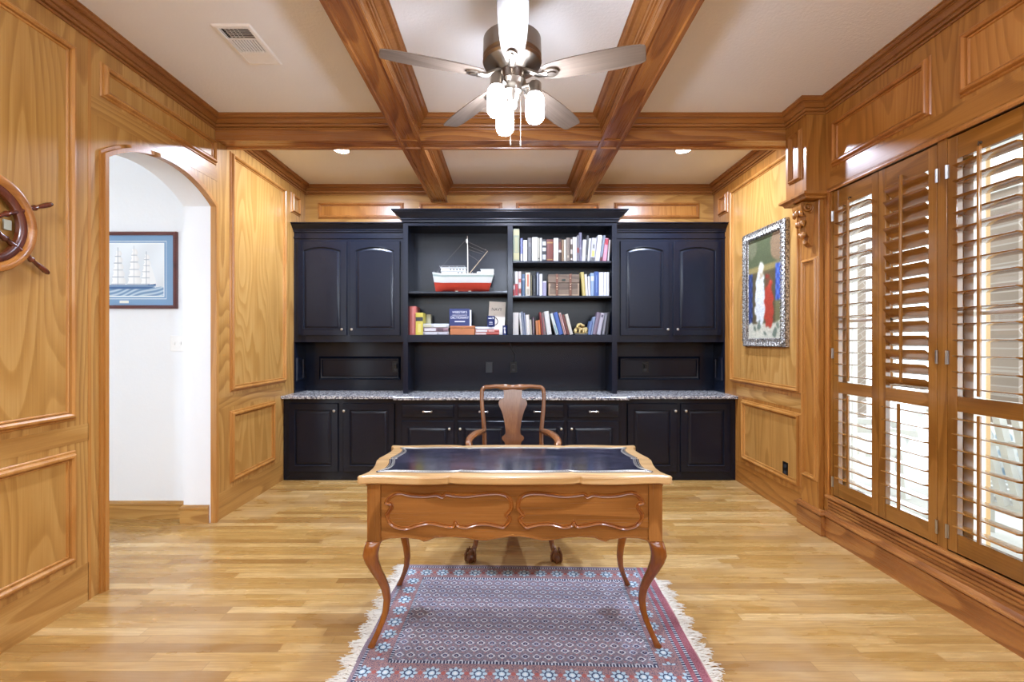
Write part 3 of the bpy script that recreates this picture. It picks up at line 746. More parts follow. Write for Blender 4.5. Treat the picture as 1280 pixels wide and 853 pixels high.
bk = thing('bookcase', 'black open bookcase above the centre of the granite worktop', 'bookcase', ((XC0 + XC1) / 2, 4.87, .831))
ZO, ZF0, ZF1 = PZ(282.5, YCU), PZ(428, YCU), PZ(418.8, YCU)
xi0, xi1, xd0, xd1 = PX(510, YCU), PX(765, YCU), PX(634.5, YCU), PX(641, YCU)
YBK = YB - .012
m = MB(); m.box(XC0, xi0, YCU, YBK, .831, 2.57); m.build('side_panel', BLACK, bk, bevel=.002)
m = MB(); m.box(xi1, XC1, YCU, YBK, .831, 2.57); m.build('side_panel', BLACK, bk, bevel=.002)
m = MB(); m.box(xd0, xd1, YCU, YBK, ZF1, ZO); m.build('divider', BLACK, bk, bevel=.002)
m = MB(); m.box(xi0, xi1, YCU, YBK, ZO, 2.57); m.build('top_rail', BLACK, bk, bevel=.002)
m = MB(); m.box(xi0, xi1, YCU, YBK, ZF0, ZF1); m.build('bottom_shelf', BLACK, bk, bevel=.002)
m = MB(); m.box(XC0, XC1, YBK, YB - .001, .831, 2.57); m.box(xi0, xi1, YBK - .012, YBK, .831, .87); m.build('back_panel', BLACK, bk)
m = MB(); m.sweep([(XC0, YB), (XC0, YCU), (XC1, YCU), (XC1, YB)], [(d_ * 1.35, 2.681 + z * 1.3) for d_, z in CCR], side=-1); m.box(XC0, XC1, YCU, YB, 2.56, 2.675); m.build('crown', BLACK, bk, smooth=30)
ZBOAT, ZR1, ZR2 = PZ(364.6, 4.72), PZ(326.4, 4.72), PZ(369.9, 4.72)
for x0, x1, z in ((xi0, xd0, ZBOAT), (xd1, xi1, ZR1), (xd1, xi1, ZR2)):
    m = MB(); m.box(x0, x1, 4.715, YBK, z - .022, z); m.build('shelf', BLACK, bk, bevel=.003)

# ---------------- outlets and cord
DUSKY = plain('30343a', .35)
def outlet(x, z, fn, label, plug=False, mat=BLACKM, group='electrical outlets'):
    p = fn(x, z, 0)
    t = thing('wall_outlet', label, 'outlet', p, group=group)
    m = MB(); m.prism(rect(x - .036, x + .036, z - .058, z + .058), fn, 0, .006); m.build('cover_plate', mat, t, bevel=.002)
    for s in (-1, 1):
        m = MB(); m.prism([(x + .017 * math.cos(a), z + s * .026 + .015 * math.sin(a)) for a in [2 * PI * i / 16 for i in range(16)]], fn, .005, .0085); m.build('socket', DUSKY, t)
    if plug:
        m = MB(); m.prism(rect(x - .016, x + .016, z - .012, z + .034), fn, .0085, .04); m.build('plug', BLACKM, t, bevel=.004)
    return t
yo = 5.02
outlet(PX(494.5, yo), PZ(459, yo), onY(YB - .016), 'black outlet on the dark panel left of the bookcase', True)
outlet(PX(611.3, yo), PZ(459.5, yo), onY(YBK), 'charcoal outlet on the bookcase back, left of the plugged one', mat=DUSKY)
outlet(PX(642, yo), PZ(459.5, yo), onY(YBK), 'black plugged-in outlet on the bookcase back with a cord rising', True)
outlet(PX(806.8, yo), PZ(459.3, yo), onY(YB - .016), 'black plugged outlet on the dark panel right of the bookcase', True)
outlet(3.725, .335, onX(XR, -1), 'black outlet low on the oak wall under the painting')
m = MB()
px = PX(642, yo); P = [(px, YBK - .03, PZ(455, yo)), (px + .004, YBK - .035, PZ(449, yo)), (px + .012, YBK - .02, PZ(444, yo)), (px - .02, YBK - .012, PZ(437, yo)), (px - .035, YBK - .03, ZF0 - .02), (px - .045, YBK - .02, ZF0 - .003)]
m.tube(spline(P, 5, False), .0025, 6)
tag(m.build('power_cord', BLACKM, smooth=60), 'thin black power cord rising from the plugged outlet to the shelf', 'cord')
sw = thing('light_switch', 'white double light switch plate on the hallway wall', 'switch', (-2.555, YH, 1.40))
sx, sz = PX(222.5, YH), PZ(429.5, YH)
m = MB(); m.prism(rect(sx - .055, sx + .055, sz - .06, sz + .06), onY(YH), 0, .006); m.build('cover_plate', WHITE, sw, bevel=.002)
for s in (-1, 1):
    m = MB(); m.prism(rect(sx + s * .024 - .006, sx + s * .024 + .006, sz - .012, sz + .012), onY(YH), .006, .013); m.build('toggle', WHITE, sw, bevel=.001)
# ================================================================== DESK
DX, DYF, DYB = .026, 2.04, 2.60
HW = .650
dk = thing('writing_desk', 'carved fruitwood writing desk with a dark leather top standing on the rug', 'desk', (DX, 2.32, .004))
half = [(.0, -.317), (.10, -.316), (.20, -.312), (.262, -.304), (.276, -.297), (.283, -.296), (.292, -.307), (.34, -.315), (.42, -.317), (.50, -.311), (.57, -.302), (.62, -.299), (.655, -.306), (.676, -.309), (.686, -.300), (.686, -.286), (.672, -.262), (.660, -.225), (.658, -.17), (.665, -.11), (.674, -.06), (.681, -.028), (.683, -.012), (.672, -.004)]
right = half + [(x, -y) for x, y in half[::-1]]
outline = right + [(-x, y) for x, y in right[1:-1][::-1]]
outline = [(DX + x, 2.3185 + y) for x, y in outline]
ztop = .775
m = MB(); R = []
for d, z in ((-.03, ztop - .036), (-.006, ztop - .036), (-.001, ztop - .031), (0, ztop - .022), (-.002, ztop - .014), (-.001, ztop - .008), (-.004, ztop - .002), (-.010, ztop)):
    R.append([(u, v, z) for u, v in offset(outline, d)])
m.rings(R, cap0=True, cap1=True); m.build('desktop', W['edge_x'], dk, smooth=30)
def leather():
    n = NT('aged_navy_leather'); c = n.coord()
    a = n.noise(n.vmath('MULTIPLY', c, (.35, 1, 1)), 14, 5, .65, .4); b = n.noise(n.vmath('MULTIPLY', c, (.1, 1, 1)), 60, 3)
    k = n.ramp(n.math('ADD', n.math('MULTIPLY', a, .75), n.math('MULTIPLY', b, .25)), [(.35, lin('14151f')), (.52, lin('2b2b3c')), (.68, lin('4c4858'))])
    n.set(color=k, rough=n.math('MULTIPLY_ADD', b, .12, .07), coat=.3, coatr=.08); n.bump(n.noise(c, 260, 2), .06, .002); return n.m
def inset(d): return [(DX + (u - DX) * (1 - d / .683), 2.3185 + (v - 2.3185) * (1 - d / .315)) for u, v in outline]
base = inset(.064)
m = MB(); m.rings([[(u, v, ztop - .002) for u, v in base], [(u, v, ztop + .0012) for u, v in base]]); m.build('leather_inset', leather(), dk)
TOOL = plain('b9b4a8', .35, .7, 'silvered_tooling')
m = MB()
for d, r in ((-.070, .0016), (-.079, .0011), (-.090, .0016)):
    m.tube([(u, v, ztop + .0012) for u, v in inset(-d)], r, 5, closed=True)
L = inset(.0845); acc = 0
for (a, b) in zip(L, L[1:] + L[:1]):
    seg = math.dist(a, b); k = max(1, int(seg / .011))
    for i in range(k):
        t = (i + .5) / k; m.ball((a[0] + (b[0] - a[0]) * t, a[1] + (b[1] - a[1]) * t, ztop + .0012), .0028, 5, (1, 1, .4))
m.build('tooled_border', TOOL, dk, smooth=60)
# aprons
def cpx(cx, cy, Y=DYF): return (PX(400 + cx / 2.642, Y), PZ(530 + cy / 2.642, Y))
lo = [(640, 372), (655, 371), (700, 379), (735, 386), (770, 383), (800, 377), (850, 373), (905, 376), (928, 386), (941, 389), (955, 382), (1000, 376), (1050, 378), (1078, 385), (1090, 394)]
lo = [(cpx(a, b)[0] - cpx(640, 0)[0], cpx(a, b)[1]) for a, b in lo]
zt_ = ztop - .036
def apron_pts(scale=1.0):
    R_ = [(u * scale, v) for u, v in lo]
    R_[-1] = (HW - .055, R_[-1][1])
    return [(-u, v) for u, v in R_[::-1]] + R_[1:] + [(HW - .055, zt_), (-HW + .055, zt_)]
def add_bead(m, pts, fn):
    m.tube([fn(u, v, .001) for u, v in pts], .0045, 6)
m = MB(); P = apron_pts(); fn = lambda u, v, h: (DX + u, DYF + .008 - h, v)
m.prism(P, fn, -.02, 0); add_bead(m, P[:-2], fn); m.build('front_apron', W['walnut_x'], dk, smooth=35)
m = MB(); fn = lambda u, v, h: (DX + u, DYB - .008 + h, v); m.prism(P, fn, -.02, 0); add_bead(m, P[:-2], fn); m.build('rear_apron', W['walnut_x'], dk, smooth=35)
hd = (DYB - DYF) / 2
for sg in (-1, 1):
    m = MB(); Q = [(u * (hd - .055) / (HW - .055), v) for u, v in apron_pts()]
    fn = lambda u, v, h: (DX + sg * (HW - .008 + h), 2.32 + u, v)
    m.prism(Q, fn, -.02, 0); add_bead(m, Q[:-2], fn)
    m.build('side_apron', W['walnut_y'], dk, smooth=35)
    m = MB(); m.lathe([(.006, 0), (.006, .008), (.013, .014), (.014, .02), (.009, .026), (.0005, .027)], (DX + sg * (HW + .0), 2.12, .71), 12, 'x') if sg > 0 else m.lathe([(.006, 0), (.006, -.008), (.013, -.014), (.014, -.02), (.009, -.026), (.0005, -.027)], (DX - HW, 2.12, .71), 12, 'x')
    m.build('slide_knob', W['legs_x'], dk, smooth=40)
# carved cartouches on the front
cart = [(215, 262), (224, 246), (240, 234), (262, 230), (300, 238), (345, 240), (380, 236), (400, 243), (412, 234), (440, 238), (480, 240), (530, 234), (580, 231), (610, 238), (626, 256), (629, 280), (618, 296), (612, 304), (624, 318), (604, 342), (588, 340), (555, 333), (520, 333), (480, 343), (452, 338), (444, 328), (434, 341), (400, 337), (360, 330), (320, 337), (280, 348), (245, 341), (226, 327), (217, 306), (224, 290), (232, 277), (228, 266)]
cl = [(cpx(a, b)[0] - cpx(640, 0)[0], cpx(a, b)[1]) for a, b in cart]
for sg in (-1, 1):
    pts = spline([(u * -sg, v) for u, v in cl], 4)
    fn = lambda u, v, h: (DX + u, DYF + .008 - h, v)
    m = MB(); m.loop(pts, [(-.010, .001), (-.007, .006), (-.003, .004), (0, .009), (.004, .011), (.007, .006), (.010, .001)], fn)
    m.build('carved_moulding', W['legs_x'], dk, smooth=50, label='scrolled moulding outlining the front panel')
    m = MB(); a_ = [m.v(fn(u, v, .0015)) for u, v in offset(pts, -.009)]; m.face(a_); m.build('carved_panel', W['walnut_x'], dk)
# legs: corner post flowing into a cabriole leg
prof = [(.478, .002, .031), (.475, .004, .032), (.45, .010, .0335), (.42, .014, .033), (.385, .010, .029), (.34, -.001, .0245), (.29, -.016, .021), (.24, -.028, .0185), (.19, -.033, .0165), (.14, -.029, .015), (.10, -.020, .014), (.06, -.007, .0135), (.03, .004, .0145), (.014, .010, .017), (.009, .011, .016)]
for sx in (-1, 1):
    for sy in (-1, 1):
        m = MB(); rings = []
        for z, o, r in prof:
            cx_, cy_ = DX + sx * (HW - .030 + o * 1.25), 2.32 + sy * (hd - .030 + o * (1.25))
            ring = []
            for j in range(16):
                a = 2 * PI * (j + .5) / 16; c, q = math.cos(a), math.sin(a)
                k = .72 / max(abs(c), abs(q)) + .28 if z > .47 else .5 / max(abs(c), abs(q)) + .5
                if z > .47: k = 1 / max(abs(c), abs(q))
                ring.append((cx_ + c * r * k, cy_ + q * r * k, z))
            rings.append(ring)
        m.rings(rings); m.build('leg', W['legs_z'], dk, smooth=50)
        m = MB(); px_, py_ = DX + sx * (HW - .030), 2.32 + sy * (hd - .030); m.box(px_ - .03, px_ + .03, py_ - .03, py_ + .03, .478, ztop - .036); m.build('corner_post', W['walnut_z'], dk, bevel=.003)

# ================================================================== ARMCHAIR behind the desk
ch = thing('armchair', 'mahogany splat-back armchair pulled up behind the desk', 'chair', (.03, 3.15, 0))
CXc = .03
def yk(z): return 3.365 + .10 * max(0, z - .45) / .58
def c4(cx, cy): return ((560 + cx / 7.975 - 644) * 3.42 / F, PZ(470 + cy / 7.975, 3.42))
for sg in (-1, 1):
    P = [(-.203, .42), (-.204, .50)] + [c4(x, y) for x, y in ((388, 660), (386, 540), (374, 420), (362, 310), (357, 230), (358, 175))]
    P = [(CXc + sg * -u, yk(z), z) for u, z in P]
    m = MB(); m.tube(P, [.017, .017, .017, .0165, .016, .0155, .0155, .016], 10, asp=1.0); m.build('back_post', W['chair_z'], ch, smooth=60)
C = [(-.2306, PZ(494, 3.42)), c4(362, 150), c4(385, 122), c4(430, 118), c4(500, 112), c4(560, 118), c4(650, 122)]
C = [(-abs(u), z) for u, z in C]; C[-1] = (0, C[-1][1])
full = [(CXc + u, yk(z), z) for u, z in C] + [(CXc - u, yk(z), z) for u, z in C[-2::-1]]
full = spline(full, 4, False)
rr = []
for p in full:
    t = abs(p[0] - CXc); rr.append(.0155 + .009 * max(0, 1 - abs(t - .055) / .06))
m = MB(); m.tube(full, rr, 10); m.build('crest_rail', W['chair_x'], ch, smooth=60)
sp = [(500, 95), (560, 110), (578, 165), (577, 225), (545, 240), (529, 265), (532, 300), (556, 350), (580, 430), (592, 500), (597, 560), (585, 585), (563, 602), (566, 630), (590, 660), (592, 760), (585, 860)]
S = [c4(a, b) for a, b in sp]; S = [(min(u, -.02), z) for u, z in S]
S = spline(S, 3, False); pts = S + [(-u, z) for u, z in S[::-1]]
m = MB(); m.prism(pts, lambda u, v, h: (CXc + u, yk(v) + h, v), -.008, .008); m.build('splat', W['chair_z'], ch, smooth=40)
m = MB(); m.box(CXc - .06, CXc + .06, 3.35, 3.39, .47, .51); m.build('splat_shoe', W['chair_x'], ch, bevel=.006)
for sg in (-1, 1):
    P = spline([(sg * .212, 3.40, .705), (sg * .228, 3.33, .714), (sg * .262, 3.20, .722), (sg * .288, 3.08, .716), (sg * .292, 3.0, .700), (sg * .280, 2.965, .675)], 5, False)
    m = MB(); m.tube([(CXc + x, y, z) for x, y, z in P], [.012 + .010 * math.sin(PI * min(1, (i + 3) / len(P))) for i in range(len(P))], 10, asp=1.3); m.ball((CXc + sg * .28, 2.965, .672), .02, 10)
    m.build('armrest', W['chair_y'], ch, smooth=60)
    P = spline([(sg * .285, 3.03, .70), (sg * .272, 3.06, .62), (sg * .268, 3.10, .55), (sg * .262, 3.10, .46), (sg * .255, 3.08, .42)], 4, False)
    m = MB(); m.tube([(CXc + x, y, z) for x, y, z in P], .016, 10); m.build('arm_support', W['chair_z'], ch, smooth=60)
seat = [(CXc - .275, 2.86), (CXc + .275, 2.86), (CXc + .205, 3.40), (CXc - .205, 3.40)]
m = MB(); m.prism(seat, lambda u, v, h: (u, v, h), .375, .445); m.build('seat_rail', W['chair_x'], ch, bevel=.012)
m = MB(); R = []
for d, z in ((-.02, .44), (-.012, .452), (-.02, .47), (-.06, .485), (-.14, .49)): R.append([(u, v, z) for u, v in offset(seat, d)])
m.rings(R); m.build('seat', plain('4a3526', .5, name='brown_seat_leather'), ch, smooth=50)
lp = [(.40, .0, .034), (.36, .008, .034), (.30, .006, .027), (.22, -.006, .020), (.14, -.010, .016), (.09, -.004, .0155), (.065, .004, .02), (.045, .010, .029), (.025, .012, .031), (.008, .012, .026), (.001, .012, .02)]
for sg in (-1, 1):
    m = MB()
    m.rings([[(CXc + sg * (.246 + o * 1.6) + r * math.cos(a), 2.885 - o * 1.8 + r * math.sin(a), z) for a in [2 * PI * j / 12 for j in range(12)]] for z, o, r in lp])
    for k in range(5):
        a = -PI * .95 + k * PI * .475 / 1.2
        bx_, by_ = CXc + sg * .265, 2.863
        m.tube([(bx_ + .018 * math.cos(a), by_ + .018 * math.sin(a), .085), (bx_ + .032 * math.cos(a), by_ + .032 * math.sin(a), .05), (bx_ + .033 * math.cos(a), by_ + .033 * math.sin(a), .02), (bx_ + .028 * math.cos(a), by_ + .028 * math.sin(a), .004)], [.007, .009, .008, .005], 6)
    m.build('leg', W['chair_z'], ch, smooth=60)
    m = MB(); m.tube([(CXc + sg * .165, 3.37, .43), (CXc + sg * .168, 3.385, .25), (CXc + sg * .175, 3.43, .10), (CXc + sg * .18, 3.47, .008)], [.02, .018, .017, .02], 10, sq=.5); m.build('leg', W['chair_z'], ch, smooth=60)

# ================================================================== RUG
RW, RL = 1.462, 1.0
RX, RY, RR = .093, 2.297, math.radians(-1.6)
rg = thing('rug', 'patterned blue and rose rug with white fringes under the desk', 'rug', (RX, RY, 0), RR)
def rug_design(u, v):
    x = u * RW; y = v * RL
    rng = np.random.default_rng(5); n = rng.random(len(u)); n2 = rng.random(len(u))
    def c(h): return np.array([int(h[i:i+2], 16) / 255 for i in (0, 2, 4)])
    bl, br, bt, bb = .150, .205, .158, .158      # border widths: left, right (with guard stripes), far, near
    out = np.empty((len(u), 3))
    # field: mauve ground, staggered small rosettes
    sx, sy = .0495, .043
    row = np.floor(y / sy); xx = (x / sx + .5 * (row % 2)) % 1 - .5; yy = (y / sy) % 1 - .5
    r = np.hypot(xx * 1.0, yy)
    ang = np.arctan2(yy, xx)
    g = np.where(n[:, None] < .30, c('5d5a72'), np.where(n2[:, None] < .5, c('857b85'), c('938688')))
    petal = .34 + .05 * np.cos(4 * ang)
    tone = ((row * 7 + np.floor(x / sx + .5 * (row % 2)) * 3) % 4)[:, None]
    g = np.where((r < petal)[:, None], np.where(tone < 2, c('d3d4d8'), c('b9bcc8')), g)
    g = np.where((r < .22)[:, None], np.where(tone % 2 < 1, c('3a3f5a'), c('4d5470')), g)
    g = np.where((r < .07)[:, None], c('c4a0a0'), g)
    d2 = np.hypot(((xx + 1) % 1 - .5), ((yy + 1) % 1 - .5))
    g = np.where((d2 < .10)[:, None], c('b5787c'), g)
    out[:] = g
    # borders
    dl, dr, db, dt = x, RW - x, y, RL - y
    inb = (dl < bl) | (dr < br) | (db < bb) | (dt < bt)
    b = np.where(n[:, None] < .22, c('4f4d66'), np.where(n2[:, None] < .55, c('9a726f'), c('a98480')))
    horiz = ((db < bb) | (dt < bt))
    def flowers(p, q, sp, q0, rad):
        a = (p / sp) % 1 - .5; rr_ = np.hypot(a * sp, q - q0) / rad; th = np.arctan2(q - q0, a * sp)
        return rr_, th
    P = np.where(horiz, x, y); Q = np.where(horiz, np.minimum(db, dt), np.where(dl < bl, dl, dr - .055))
    rr_, th = flowers(P, Q, .0955, .088, .036)
    edge = .86 + .18 * np.cos(8 * th)
    b = np.where((rr_ < edge)[:, None], c('b4d0dc'), b)
    b = np.where(((rr_ < .86) & (np.abs(np.cos(4 * th)) < .33) & (rr_ > .34))[:, None], c('3f4a68'), b)
    b = np.where((np.abs(rr_ - .45) < .08)[:, None], c('35405f'), b)
    b = np.where((rr_ < .22)[:, None], c('dfe6e6'), b)
    a2 = np.abs(((P / .0955 + .5) % 1) - .5) * .0955
    b = np.where(((np.hypot(a2, Q - .088) < .010))[:, None], c('a85a52'), b)
    out = np.where(inb[:, None], b, out)
    # dotted navy guard lines
    def guard(mask, along):
        nonlocal out
        out = np.where(mask[:, None], np.where(((along / .014) % 1 < .4)[:, None], c('c9d2d8'), c('343850')), out)
    ins = (dl > bl - .014) & (dr > br - .014) & (db > bb - .014) & (dt > bt - .014)
    guard(ins & inb & horiz, x); guard(ins & inb & ~horiz, y)
    guard((dl < .034) & (dl > .022), y); guard((db < .034) & (db > .022), x); guard((dt < .034) & (dt > .022), x)
    out = np.where(((dl < .022) | (db < .022) | (dt < .022))[:, None], np.where(n[:, None] < .4, c('6a6478'), c('9b8388')), out)
    # rose stripes on the right end
    out = np.where((dr < .078)[:, None], np.where(n[:, None] < .3, c('8a4650'), c('a2606a')), out)
    guard((dr < .056) & (dr > .038), y); guard((dr < .090) & (dr > .076), y)
    out = np.where((dr < .006)[:, None], c('c79a92'), out)
    # gentle wear and dye banding across the weave
    k = 1 + .06 * np.sin(y * 23 + 1.5 * np.sin(x * 2)) + .05 * (n2 - .5)
    return (out * .86 + np.array([.55, .54, .56]) * .14) * k[:, None]
Mr = Matrix.Translation((RX, RY, 0)) @ Matrix.Rotation(RR, 4, 'Z')
def rug_place(u, v):
    x = (u - .5) * RW; y = (v - .5) * RL
    z = .0062 + .0012 * np.sin(y * 15 + .7 * np.sin(x * 3)) + .0010 * np.sin(x * 6 + 2)
    ca, sa = math.cos(RR), math.sin(RR)
    return x * ca - y * sa + RX, x * sa + y * ca + RY, z
colour_grid('pile', rug_design, 560, 384, rug_place, .95, rg, spec=.1, bumpy=True)
m = MB(); m.prism(rect(-RW / 2, RW / 2, -RL / 2, RL / 2), lambda u, v, h: Mr @ Vector((u, v, h)), .0002, .002); m.build('backing', plain('6b5f62', .9), rg)
FR = plain('e4dfd2', .9, name='cream_fringe_cotton')
for sg in (-1, 1):
    m = MB(); rnd = random.Random(3 + sg)
    k = 260
    for i in range(k):
        y = -RL / 2 + RL * (i + rnd.random()) / k; L = .045 + .03 * rnd.random() + .015 * math.sin(i * .21); w = rnd.uniform(-.02, .02)
        if sg > 0 and y > .36: L *= .25
        pts = [Mr @ Vector((sg * (RW / 2 - .004 + L * t), y + w * t * t + .004 * math.sin(t * 5 + i), .004 + .004 * math.sin(PI * t) * rnd.random())) for t in (0, .35, .7, 1)]
        m.tube(pts, [.0028, .0024, .002, .0012], 4)
    tag(m.build('fringe', FR, rg, label='white knotted fringe'), kind='stuff')

# ================================================================== CEILING FAN
FX, FY = .016, 2.19
fan = thing('ceiling_fan', 'five-blade pewter ceiling fan with three lit jar shades', 'ceiling fan', (FX, FY, H))
m = MB(); m.lathe([(.001, H - .001), (.078, H - .001), (.080, H - .02), (.066, H - .055), (.03, H - .07), (.001, H - .07)], (FX, FY, 0), 32); m.build('canopy', PEWTER, fan, smooth=40)
m = MB(); m.lathe([(.0125, H - .06), (.0125, 2.79)], (FX, FY, 0), 14); m.build('downrod', PEWTER, fan, smooth=40)
m = MB(); m.lathe([(.001, 2.815), (.03, 2.815), (.05, 2.80), (.118, 2.795), (.136, 2.78), (.138, 2.70), (.134, 2.694), (.134, 2.682), (.139, 2.676), (.134, 2.664), (.118, 2.655), (.09, 2.645), (.07, 2.632), (.001, 2.630)], (FX, FY, 0), 48); m.build('motor_housing', PEWTER, fan, smooth=35)
m = MB(); m.lathe([(.001, 2.634), (.060, 2.634), (.060, 2.59), (.066, 2.583), (.055, 2.57), (.048, 2.56), (.046, 2.535), (.036, 2.525), (.03, 2.50), (.022, 2.49), (.001, 2.488)], (FX, FY, 0), 36); m.build('light_kit', PEWTER, fan, smooth=35)
BL = wood('greige_blade_wood', '4e433a', '6f6156', '897a6e', 'x', ring=5, rough=.35, fig=.35, coat=.1)
ZBL = 2.606
bo = [(.145, .034), (.17, .044), (.22, .052), (.30, .058), (.40, .062), (.48, .0615), (.54, .058), (.585, .052), (.600, .046), (.606, .038)]
bpts = [(r, -w) for r, w in bo] + [(r, w) for r, w in bo[::-1]]
for k in range(5):
    A = math.radians(-90 + 72 * k)
    Mb = Matrix.Translation((FX, FY, ZBL)) @ Matrix.Rotation(A, 4, 'Z')
    pitch = Matrix.Rotation(math.radians(-11), 4, 'X')
    m = MB(); m.prism(bpts, lambda u, v, h: Vector((u, v, h)), -.003, .003)
    me_o = m.build('blade', BL, None, bevel=.002)
    me_o.parent = fan; me_o.matrix_parent_inverse = Matrix.Identity(4)
    me_o.location = (0, 0, ZBL - H); me_o.rotation_euler = (Mb.to_3x3() @ pitch.to_3x3()).to_euler()
    m = MB()
    TT = lambda x, y, z: Mb @ (pitch @ Vector((x, y, z)))
    m.tube([Mb @ Vector((.05, 0, .03)), Mb @ Vector((.09, 0, .012)), TT(.13, 0, -.010), TT(.17, 0, -.010)], [.014, .012, .011, .012], 8, asp=1.5)
    e = [(.150 + .036 * (1 + math.cos(a)), .026 * math.sin(a)) for a in [2 * PI * i / 20 for i in range(20)]]
    m.prism(e, TT, -.0135, -.0028)
    m.prism([(.165 + .022 * (1 + math.cos(a)), .011 * math.sin(a)) for a in [2 * PI * i / 16 for i in range(16)]], TT, -.019, -.013)
    m.build('blade_bracket', PEWTER, fan, smooth=35)
JAR = NT('lit_frosted_jar_glass'); JAR.set(color=lin('ffffff'), rough=.3, emit=lin('e4eeff'), es=70.0); JAR = JAR.m
for a in (229, 109, 349):
    r = .108; a = math.radians(a); jx, jy = FX + r * math.cos(a), FY + r * math.sin(a)
    m = MB(); m.tube([(FX + .04 * math.cos(a), FY + .04 * math.sin(a), 2.555), (FX + .08 * math.cos(a), FY + .08 * math.sin(a), 2.565), (jx, jy, 2.56)], .009, 8)
    m.lathe([(.001, 2.575), (.022, 2.575), (.030, 2.565), (.030, 2.53), (.033, 2.525), (.033, 2.517), (.001, 2.517)], (jx, jy, 0), 20)
    s = m.build('lamp_holder', PEWTER, fan, smooth=40)
    m = MB(); m.lathe([(.001, 2.519), (.028, 2.519), (.034, 2.512), (.041, 2.50), (.0435, 2.48), (.0435, 2.42), (.041, 2.402), (.032, 2.390), (.018, 2.386), (.001, 2.385)], (jx, jy, 0), 24)
    m.build('glass_shade', JAR, s, smooth=60, label='glowing white jar shade')
m = MB(); m.lathe([(.001, 2.49), (.02, 2.49), (.024, 2.478), (.018, 2.462), (.001, 2.457)], (FX, FY, 0), 18); m.build('finial', plain('efe9df', .25, name='cream_finial'), fan, smooth=50)
for dx, dy, z1 in ((.040, .03, 2.32), (-.008, .05, 2.335)):
    m = MB(); m.tube([(FX + dx, FY + dy, 2.53), (FX + dx, FY + dy, z1)], .0009, 5); m.lathe([(.001, z1 + .004), (.003, z1), (.0042, z1 - .02), (.003, z1 - .028), (.001, z1 - .03)], (FX + dx, FY + dy, 0), 10)
    m.build('pull_chain', plain('6e665c', .45, .6, 'chain_metal'), fan, smooth=50)
# ================================================================== SHIP'S WHEEL
def hexc(h): return np.array([int(h[i:i+2], 16) / 255 for i in (0, 2, 4)])
WYc, WZc = 1.915, 1.865
wx = XL + .006
sw_ = thing('ship_helm', 'wooden ship wheel with turned handles hung on the oak panel', 'wheel', (wx, WYc, WZc))
RIM = wood('wheel_rim_wood', '6f3f16', 'a5682c', 'bd803f', 'y', ring=4, rough=.25, coat=.4)
DKW = wood('wheel_handle_wood', '34130a', '57240f', '6e331a', 'z', ring=3, rough=.22, coat=.5)
def ringpts(r): return [(WYc + r * math.cos(a), WZc + r * math.sin(a)) for a in [2 * PI * i / 64 for i in range(64)]]
fw = onX(wx, 1)
m = MB(); m.loop(ringpts(.19), [(-.012, .010), (-.014, .03), (-.004, .042), (.012, .045), (.024, .042), (.030, .03), (.028, .010), (-.012, .010)], fw); m.build('rim', RIM, sw_, smooth=40)
m = MB(); m.loop(ringpts(.158), [(-.014, .014), (-.014, .034), (.0, .040), (.019, .036), (.019, .014), (-.014, .014)], fw); m.build('inner_rim', DKW, sw_, smooth=40, label='dark inner rim')
m = MB()
for r0, r1, h0, h1 in ((.06, 0, .0, .045),):
    m.lathe([(.001, wx), (.058, wx), (.060, wx + .04), (.045, wx + .05), (.02, wx + .054), (.001, wx + .054)], (0, WYc, WZc), 32, 'x')
m.build('hub', RIM, sw_, smooth=40)
for k in range(6):
    a = math.radians(-33 + 60 * k); ca, sa = math.cos(a), math.sin(a)
    def TP(r): return (wx + .027, WYc + r * ca, WZc + r * sa)
    m = MB(); rs = [(.05, .010), (.07, .013), (.09, .009), (.105, .014), (.112, .014), (.118, .008), (.135, .011), (.15, .012), (.215, .012), (.222, .013), (.23, .009), (.238, .0135), (.244, .0135), (.25, .008), (.265, .009), (.29, .0115), (.315, .0125), (.33, .010), (.338, .004)]
    m.tube([TP(r) for r, _ in rs], [q for _, q in rs], 12); m.build('spoke', DKW, sw_, smooth=60)
m = MB(); m.prism(rect(2.02, 2.052, 1.85, 1.895), fw, 0, .008); m.build('dial_plate', plain('cfd6c6', .3, name='pale_dial'), sw_, bevel=.002, label='small pale plate inside the wheel')

